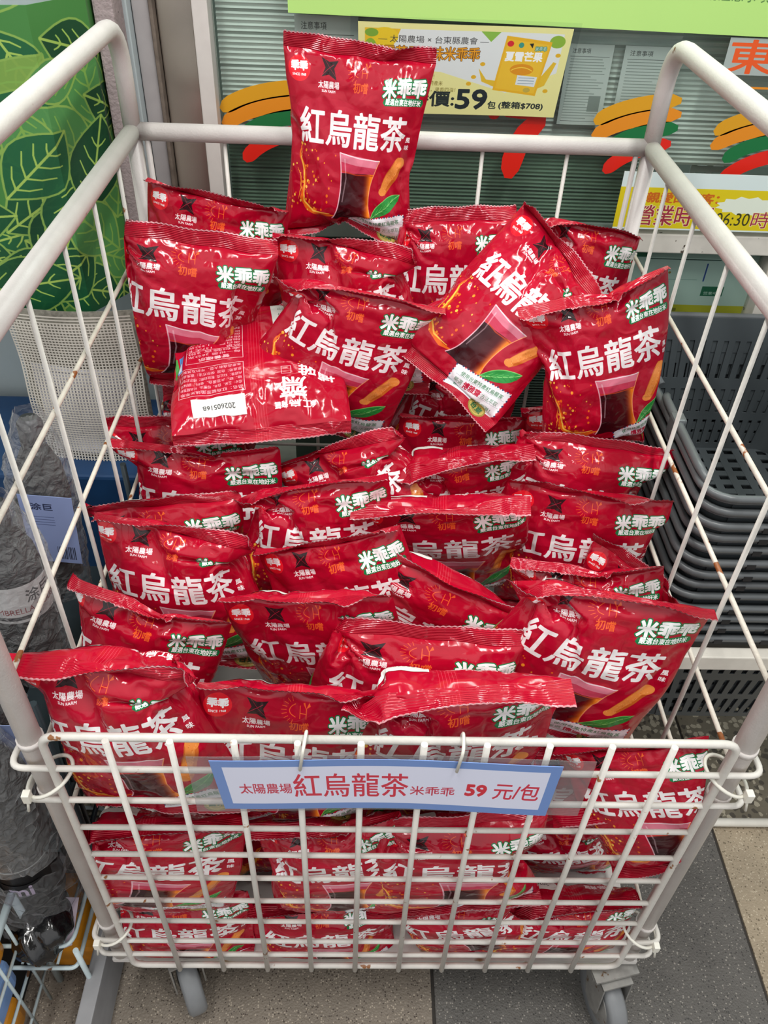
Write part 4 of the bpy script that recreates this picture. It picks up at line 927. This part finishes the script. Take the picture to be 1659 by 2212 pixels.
def vnoise(rng, nu, nv, U, V):
    g = rng.uniform(-1, 1, (nv+3, nu+3)); x = U*nu; y = V*nv; i = x.astype(int); j = y.astype(int); fx = x-i; fy = y-j; fx = fx*fx*(3-2*fx); fy = fy*fy*(3-2*fy)
    return (g[j, i]*(1-fx)+g[j, i+1]*fx)*(1-fy)+(g[j+1, i]*(1-fx)+g[j+1, i+1]*fx)*fy
BAGS = [
  ('A', (-0.388, 0.045, 0.799), (-0.195, 0.03, 0.783), (0.0, -0.03, -1.0), 1.13, 0.055, 0, 'red snack bag at the front left corner, nearest the left post', 'snack bags standing in rows in the cart'),
  ('B', (-0.2, 0.04, 0.761), (-0.0, 0.03, 0.75), (0.0, 0.07, -0.998), 1.13, 0.052, 1, 'red snack bag in the front row behind the left half of the price sign', 'snack bags standing in rows in the cart'),
  ('C', (-0.042, 0.03, 0.76), (0.176, 0.028, 0.79), (0.0, 0.1, -0.995), 1.13, 0.050, 2, 'red snack bag in the front row, centre, with its seal rising to the right', 'snack bags standing in rows in the cart'),
  ('D', (0.207, 0.1, 0.565), (0.341, 0.05, 0.661), (0.0, -0.196, -0.981), 0.80, 0.045, 3, 'red snack bag sunk low at the front right, only its seal above the wires', 'snack bags standing in rows in the cart'),
  ('D2', (0.207, 0.055, 0.48), (0.399, 0.035, 0.563), (0.0, 0.243, -0.97), 0.95, 0.058, 0, 'red snack bag behind the wires directly right of the price sign', 'snack bags in the two lower layers behind the wire panel'),
  ('H', (-0.367, 0.17, 0.785), (-0.179, 0.155, 0.722), (0.0, -0.119, -0.993), 0.95, 0.048, 4, 'red snack bag second from the front on the left, seal sloping down right', 'snack bags standing in rows in the cart'),
  ('G', (-0.197, 0.16, 0.755), (-0.002, 0.14, 0.783), (0.0, 0.177, -0.984), 0.95, 0.046, 1, 'red snack bag in the second row, second from the left', 'snack bags standing in rows in the cart'),
  ('Fb', (-0.073, 0.145, 0.746), (0.165, 0.117, 0.732), (0.0, -0.119, -0.993), 0.95, 0.042, 5, 'red snack bag in the second row, middle, whose wide flat seal dips to the right', 'snack bags standing in rows in the cart'),
  ('E', (0.139, 0.16, 0.797), (0.345, 0.112, 0.807), (0.0, -0.1, -0.995), 1.02, 0.050, 2, 'large upright red snack bag right of the front row showing its whole front', 'snack bags standing in rows in the cart'),
  ('I', (-0.364, 0.27, 0.788), (-0.162, 0.255, 0.743), (0.0, -0.119, -0.993), 0.95, 0.048, 0, 'red snack bag third from the front on the left, along the side wires', 'snack bags standing in rows in the cart'),
  ('J', (-0.173, 0.275, 0.728), (-0.002, 0.26, 0.784), (0.0, -0.119, -0.993), 0.95, 0.046, 3, 'red snack bag in the third row left of the middle with dented seal', 'snack bags standing in rows in the cart'),
  ('K', (-0.005, 0.26, 0.754), (0.186, 0.2, 0.677), (0.099, 0.05, -0.994), 0.90, 0.045, 5, 'red snack bag slumped sideways in the middle, back and sticker turned up', 'snack bags standing in rows in the cart'),
  ('L', (0.156, 0.275, 0.72), (0.259, 0.25, 0.738), (-0.05, -0.099, -0.994), 0.85, 0.040, 4, 'small crumpled red snack bag behind the large upright bag at the right', 'snack bags standing in rows in the cart'),
  ('M', (0.279, 0.33, 0.701), (0.371, 0.235, 0.701), (-0.241, 0.116, -0.964), 0.85, 0.040, 1, 'red snack bag lying tilted against the right side wires, white strip on it', 'snack bags standing in rows in the cart'),
  ('N', (-0.422, 0.36, 0.724), (-0.187, 0.35, 0.748), (0.0, 0.03, -1.0), 0.95, 0.046, 5, 'red snack bag fourth from the front at the left, its seal drooping over the print', 'snack bags standing in rows in the cart'),
  ('O', (-0.202, 0.365, 0.736), (-0.007, 0.35, 0.795), (0.0, -0.119, -0.993), 0.95, 0.044, 2, 'red snack bag in the fourth row with a deep fold beside its round emblem', 'snack bags standing in rows in the cart'),
  ('P', (-0.052, 0.335, 0.751), (0.177, 0.315, 0.785), (0.0, 0.27, -0.963), 0.95, 0.046, 3, 'red snack bag in the fourth row, middle, with a long straight seal', 'snack bags standing in rows in the cart'),
  ('Q', (0.159, 0.37, 0.767), (0.37, 0.33, 0.77), (0.0, 0.03, -1.0), 0.95, 0.044, 1, 'red snack bag in the fourth row beside the right side wires', 'snack bags standing in rows in the cart'),
  ('R', (-0.392, 0.46, 0.761), (-0.152, 0.45, 0.755), (0.0, -0.119, -0.993), 0.97, 0.046, 4, 'red snack bag directly below the bag lying face down at the left', 'snack bags standing in rows in the cart'),
  ('S', (-0.175, 0.465, 0.711), (0.02, 0.45, 0.78), (0.0, -0.119, -0.993), 0.95, 0.044, 0, 'red snack bag just below the upright bag in the middle, seal rising to the right', 'snack bags standing in rows in the cart'),
  ('T', (0.005, 0.445, 0.731), (0.194, 0.425, 0.788), (0.0, 0.215, -0.977), 0.95, 0.044, 2, 'red snack bag in the fifth row, middle, date sticker behind its seal', 'snack bags standing in rows in the cart'),
  ('U', (0.186, 0.46, 0.793), (0.405, 0.43, 0.773), (0.0, -0.119, -0.993), 0.97, 0.046, 5, 'red snack bag in the fifth row at the right against the wires', 'snack bags standing in rows in the cart'),
  ('R0', (-0.444, 0.53, 0.729), (-0.219, 0.54, 0.739), (0.0, -0.119, -0.993), 0.95, 0.040, 1, 'red snack bag whose pointed seal corner sticks out past the left wires', 'snack bags standing in rows in the cart'),
  ('X', (0.02, 0.56, 0.747), (0.211, 0.55, 0.751), (0.0, -0.119, -0.993), 0.95, 0.042, 3, 'red snack bag in the sixth row under the tilted bag, title half hidden', 'snack bags standing in rows in the cart'),
  ('Y', (0.2, 0.555, 0.764), (0.408, 0.53, 0.779), (0.0, -0.119, -0.993), 0.95, 0.042, 0, 'red snack bag under the upright bag at the right of the top layer', 'snack bags standing in rows in the cart'),
  ('V', (-0.403, 0.655, 0.716), (-0.203, 0.65, 0.727), (0.0, -0.119, -0.993), 0.95, 0.040, 5, 'red snack bag in shadow behind the bag lying face down', 'snack bags standing in rows in the cart'),
  ('X2', (0.024, 0.655, 0.747), (0.217, 0.65, 0.756), (0.0, -0.119, -0.993), 0.95, 0.040, 2, 'red snack bag in deep shadow under the tilted bag in the middle', 'snack bags standing in rows in the cart'),
  ('Z1', (-0.146, 0.55, 0.962), (0.072, 0.52, 0.942), (0.0, 0.02, -1.0), 1.00, 0.048, 2, 'upright red snack bag in the middle of the top layer', 'snack bags standing on top of the pile'),
  ('Z2', (-0.367, 0.59, 1.015), (-0.152, 0.58, 0.983), (0.05, 0.02, -0.999), 1.03, 0.050, 5, 'upright red snack bag at the left of the top layer', 'snack bags standing on top of the pile'),
  ('Z4', (-0.341, 0.69, 1.042), (-0.143, 0.66, 1.012), (0.05, 0.0, -0.999), 1.00, 0.045, 3, 'red snack bag at the back left corner of the top layer', 'snack bags standing on top of the pile'),
  ('Z3', (-0.163, 0.62, 0.997), (0.038, 0.6, 0.964), (0.05, 0.0, -0.999), 1.00, 0.042, 0, 'red snack bag under the topmost bag, behind the middle upright bag', 'snack bags standing on top of the pile'),
  ('Z5', (-0.148, 0.715, 1.207), (0.05, 0.7, 1.195), (0.03, -0.06, -0.998), 0.98, 0.046, 1, 'topmost red snack bag of the pile, standing in front of the yellow price poster', 'snack bags standing on top of the pile'),
  ('Z6', (0.013, 0.69, 1.0), (0.175, 0.68, 1.004), (0.0, 0.0, -1.0), 1.00, 0.040, 5, 'red snack bag at the back rail between topmost bag and tilted bag', 'snack bags standing on top of the pile'),
  ('Z7', (0.207, 0.69, 0.998), (0.367, 0.67, 0.988), (0.0, 0.0, -1.0), 1.00, 0.040, 2, 'red snack bag at the back right corner before the opening hours notice', 'snack bags standing on top of the pile'),
  ('Z8', (0.183, 0.6, 1.048), (0.264, 0.52, 0.949), (-0.697, -0.264, -0.666), 1.00, 0.045, 0, 'red snack bag tilted steeply in the top layer, pointed corner up', 'snack bags standing on top of the pile'),
  ('Z9', (0.152, 0.48, 0.966), (0.331, 0.48, 1.028), (0.041, -0.048, -0.998), 1.00, 0.048, 4, 'upright red snack bag at the right of the top layer', 'snack bags standing on top of the pile'),
  ('Bk', (-0.288, 0.395, 0.782), (-0.05, 0.425, 0.792), (-0.446, 0.874, 0.193), 1.03, 0.060, 3, 'red snack bag lying face down, nutrition table on its back turned up', 'snack bags standing on top of the pile'),
  ('L2a', (-0.384, 0.03, 0.488), (-0.169, 0.03, 0.509), (0.0, -0.1, -0.995), 0.84, 0.060, 2, 'red snack bag at the left end of the middle layer behind wires', 'snack bags in the two lower layers behind the wire panel'),
  ('L2b', (-0.168, 0.03, 0.492), (-0.001, 0.03, 0.522), (0.0, -0.1, -0.995), 0.84, 0.060, 4, 'middle layer red snack bag behind wires below the sign, left half', 'snack bags in the two lower layers behind the wire panel'),
  ('L2c', (-0.004, 0.03, 0.506), (0.198, 0.03, 0.521), (0.0, -0.1, -0.995), 0.84, 0.060, 5, 'middle layer red snack bag behind wires below the sign, right half', 'snack bags in the two lower layers behind the wire panel'),
  ('L3a', (-0.385, 0.028, 0.289), (-0.182, 0.028, 0.303), (0.0, -0.1, -0.995), 0.64, 0.060, 1, 'red snack bag at the left end of the bottom layer', 'snack bags in the two lower layers behind the wire panel'),
  ('L3b', (-0.184, 0.028, 0.268), (0.007, 0.028, 0.292), (0.0, -0.1, -0.995), 0.64, 0.060, 3, 'second red snack bag from the left in the bottom layer behind the wires', 'snack bags in the two lower layers behind the wire panel'),
  ('L3c', (-0.004, 0.028, 0.292), (0.204, 0.028, 0.309), (0.0, -0.1, -0.995), 0.64, 0.060, 0, 'third red snack bag from the left in the bottom layer behind the wires', 'snack bags in the two lower layers behind the wire panel'),
  ('L3d', (0.181, 0.028, 0.287), (0.387, 0.028, 0.312), (0.0, -0.1, -0.995), 0.64, 0.060, 2, 'red snack bag at the right end of the bottom layer', 'snack bags in the two lower layers behind the wire panel'),
  ('G1', (-0.355, 0.135, 0.5), (-0.165, 0.14, 0.506), (0.0, -0.05, -0.999), 0.84, 0.050, 0, 'red snack bag second from the wires in the middle layer, left end', 'snack bags in the two lower layers behind the wire panel'),
  ('G2', (-0.17, 0.14, 0.505), (0.02, 0.145, 0.511), (0.0, -0.05, -0.999), 0.84, 0.050, 1, 'red snack bag second from the wires in the middle layer, left of centre', 'snack bags in the two lower layers behind the wire panel'),
  ('G3', (0.01, 0.135, 0.5), (0.2, 0.14, 0.506), (0.0, -0.05, -0.999), 0.84, 0.050, 3, 'red snack bag second from the wires in the middle layer, right of centre', 'snack bags in the two lower layers behind the wire panel'),
  ('G4', (0.17, 0.14, 0.5), (0.355, 0.145, 0.506), (0.0, -0.05, -0.999), 0.84, 0.050, 4, 'red snack bag second from the wires in the middle layer, right end', 'snack bags in the two lower layers behind the wire panel'),
  ('G5', (-0.355, 0.13, 0.305), (-0.165, 0.135, 0.311), (0.0, -0.05, -0.999), 0.64, 0.050, 5, 'red snack bag second from the wires in the bottom layer, left end', 'snack bags in the two lower layers behind the wire panel'),
  ('G6', (-0.175, 0.135, 0.31), (0.01, 0.14, 0.316), (0.0, -0.05, -0.999), 0.64, 0.050, 2, 'red snack bag second from the wires in the bottom layer, left of centre', 'snack bags in the two lower layers behind the wire panel'),
  ('G7', (0.0, 0.13, 0.305), (0.19, 0.135, 0.311), (0.0, -0.05, -0.999), 0.64, 0.050, 1, 'red snack bag second from the wires in the bottom layer, right of centre', 'snack bags in the two lower layers behind the wire panel'),
  ('G8', (0.17, 0.135, 0.305), (0.355, 0.14, 0.311), (0.0, -0.05, -0.999), 0.64, 0.050, 0, 'red snack bag second from the wires in the bottom layer, right end', 'snack bags in the two lower layers behind the wire panel'),
]
def set_uv(me, uvs):
    ul = me.uv_layers.new(name='UVMap'); li = np.empty(len(me.loops), int); me.loops.foreach_get('vertex_index', li); ul.data.foreach_set('uv', uvs[li].astype(np.float32).ravel())
def grid_mesh(name, P, uvs, faces, parent):
    me = bpy.data.meshes.new(name); me.from_pydata(P.tolist(), [], faces); set_uv(me, uvs) if uvs.shape[0] == P.shape[0] else None
    me.materials.append(m_bag); me.polygons.foreach_set('use_smooth', [True]*len(me.polygons)); o = bpy.data.objects.new(name, me); COL.objects.link(o)
    if parent: o.parent = parent
    return o
def build_bag(n, spec):
    key, PL, PR, dn, H, th, var, label, grp = spec
    rng = np.random.RandomState(100+n); F, B, S0, S1 = SIMS[var]
    F, B, S0, S1 = F.copy(), B.copy(), S0.copy(), S1.copy()
    yb = (F[..., 1].mean()+B[..., 1].mean())/2; thk = max(.01, (np.percentile(B[..., 1], 97)-np.percentile(F[..., 1], 3))/2)
    F, B, S0, S1 = map(up2, (F, B, S0, S1)); nv, nu = F.shape[:2]
    V, U = np.mgrid[0:nv, 0:nu]; U = U/(nu-1); V = V/(nv-1)
    # pleats running out of the seals and soft crumples over the body
    for A, sgn in ((F, -1), (B, 1)):
        edge = np.exp(-(1-V)/.13)+np.exp(-V/.13); rim = np.minimum(1, 10*U*(1-U))*np.minimum(1, 12*V*(1-V))
        pl = vnoise(rng, 17, 3, U, V)+.6*vnoise(rng, 33, 5, U, V); cr = 1-np.abs(vnoise(rng, 5, 6, U, V))*2; c2 = 1-np.abs(vnoise(rng, 11, 12, U, V))*2
        A[..., 1] += sgn*(.0034*edge*pl+.0016*cr+.0009*c2)*rim
    PL, PR, dn = map(np.array, (PL, PR, dn)); u = PR-PL; wid = np.linalg.norm(u); u = u/wid
    up = -(dn-u*dn.dot(u)); up /= np.linalg.norm(up); bk = np.cross(up, u)
    pl, pr = F[-1, 0].copy(), F[-1, -1].copy(); mid = (pl+pr)/2; a = pr-pl; sw = np.linalg.norm(a); e1 = a/sw; e3 = np.array((0, 0, 1.))-e1*e1[2]; e3 /= np.linalg.norm(e3); e2 = np.cross(e3, e1); sx = min(1.12, max(.86, wid/sw)); M0 = (PL+PR)/2-up*SEAL*H*.85
    slim = {'Z5': .07, 'Z1': -.02, 'Z2': -.02, 'Z9': .0, 'Z8': .0}.get(key, -.10 if key[0] in 'LG' and len(key) > 1 else -.08); fwd = key in 'A B C G P T N D2 Q Z9 U K'.split()
    if wid/sw < .86: M0 = PL+u*(sw*sx/2)-up*SEAL*H*.85
    def T(A):
        q = A-mid; x = q @ e1; z = q @ e3; y = q @ e2+(mid[1]-yb)*np.clip(-z/BB*4, 0, 1); x = x*(1-slim*np.sin(np.clip(-z/BB, 0, 1)*math.pi)); g = 1.0 if H > .9 else 1.15; y = th*1.15*np.tanh(y*g/(th*1.15))
        w = M0+(x*sx)[..., None]*u+(z*H)[..., None]*up+y[..., None]*bk; return w
    if fwd: B[..., 1] += .016*np.exp(-((V-.86)/.10)**2)*np.minimum(1, 6*U*(1-U))
    F, B, S0, S1 = map(T, (F, B, S0, S1))
    if fwd:      # seal folded towards the front
        k_ = np.linspace(0, 1, S1.shape[0])[:, None, None]; f_ = .75+.25*np.sin(np.linspace(0, 5, S1.shape[1])+n)[None, :, None]; S1 = S1-bk*SEAL*.55*k_*f_-up*SEAL*.35*k_*f_
    R0_, R1_ = F[0].copy(), F[-1].copy()
    def soft(v, lo, k): return lo+np.logaddexp(0, (v-lo)/k)*k
    for A in (F, B):      # pressed against wires, floor plate
        A[..., 1] = soft(A[..., 1], -.0115, .004)
        A[..., 2] = soft(A[..., 2], ZB+.002, .004)
        A[..., 1] = -soft(-A[..., 1], -.742, .004)
    for A in (F, B):
        lim = .358+(.06 if key in 'A N R0 R U Q E'.split() else 0)*np.clip((V-.82)/.15, 0, 1)
        for s in (1, -1): A[..., 0] = -s*soft(-s*A[..., 0], -lim, .004)
    S0 += F[0]-R0_; S1 += F[-1]-R1_; S0[..., 2] = soft(S0[..., 2], ZB+.002, .003); S0[..., 1] = soft(S0[..., 1], -.0115, .003)
    S0[0], S1[0] = F[0], F[-1]
    N1 = nv*nu; idF = np.arange(N1).reshape(nv, nu); idB = idF.copy(); inner = (nv-2)*(nu-2); idB[1:-1, 1:-1] = N1+np.arange(inner).reshape(nv-2, nu-2)
    # back sheet shares only its side edges in position; it has its own uv, so give it its own vertices
    idB = N1+np.arange(N1).reshape(nv, nu)
    B[:, 0] = F[:, 0]; B[:, -1] = F[:, -1]; B[0] = F[0]; B[-1] = F[-1]
    P = np.concatenate([F.reshape(-1, 3), B.reshape(-1, 3)])
    vs = SEAL/(BB+2*SEAL); vv = vs+V*(1-2*vs); uvF = np.stack([U*.5, vv], -1).reshape(-1, 2); uvB = np.stack([1-U*.5, vv], -1).reshape(-1, 2)
    def quads(G, flip=False):
        q = np.stack([G[:-1, :-1], G[:-1, 1:], G[1:, 1:], G[1:, :-1]], -1).reshape(-1, 4); return (q[:, ::-1] if flip else q).tolist()
    root = grid_mesh('snack_bag', P, np.concatenate([uvF, uvB]), quads(idF)+quads(idB, True), None)
    tag(root, label, 'snack bag', grp)
    for S, nm, top in ((S1, 'top_seal', 1), (S0, 'bottom_seal', 0)):
        k, m_ = S.shape[:2]; S[-1, 1::2] += (up*(1 if top else -1))*.0011; S[-1, 0::2] -= (up*(1 if top else -1))*.0004
        vk = np.linspace(1-vs if top else vs, 1 if top else 0, k)[:, None]+np.zeros((1, m_)); uk = np.linspace(0, .5, m_)[None]+np.zeros((k, 1))
        G = np.arange(k*m_).reshape(k, m_); off = bk*.0007
        Q = np.concatenate([S.reshape(-1, 3), (S+off).reshape(-1, 3)]); uvq = np.stack([uk, vk], -1).reshape(-1, 2)
        uvb = np.stack([1-uk, vk], -1).reshape(-1, 2)
        grid_mesh(nm, Q, np.concatenate([uvq, uvb]), quads(G, not top)+quads(G+k*m_, bool(top)), root)
    # date sticker on the upper back
    j0, j1 = int(nv*.80), int(nv*.915); i0, i1 = int(nu*.14), int(nu*.42)
    Bs = B[j0:j1+1, i0:i1+1]; dU = B[j0:j1+1, i0+1:i1+2]-B[j0:j1+1, i0-1:i1]; dV = B[j0+1:j1+2, i0:i1+1]-B[j0-1:j1, i0:i1+1]
    nr = np.cross(dV, dU); nr /= np.maximum(1e-9, np.linalg.norm(nr, axis=-1))[..., None]; nr = nr*np.sign((nr*bk).sum(-1).mean()); Bs = Bs+nr*.0006
    h, w = Bs.shape[:2]; G = np.arange(h*w).reshape(h, w); VV, UU = np.mgrid[0:h, 0:w]
    me = bpy.data.meshes.new('date_sticker'); me.from_pydata(Bs.reshape(-1, 3).tolist(), [], quads(G, True)); set_uv(me, np.stack([1-UU/(w-1), VV/(h-1)], -1).reshape(-1, 2)); me.materials.append(m_stk['b' if key == 'T' else 'a'])
    o = bpy.data.objects.new('date_sticker', me); COL.objects.link(o); o.parent = root
    return root
bags = {}
for n, spec in enumerate(BAGS): bags[spec[0]] = build_bag(n, spec)
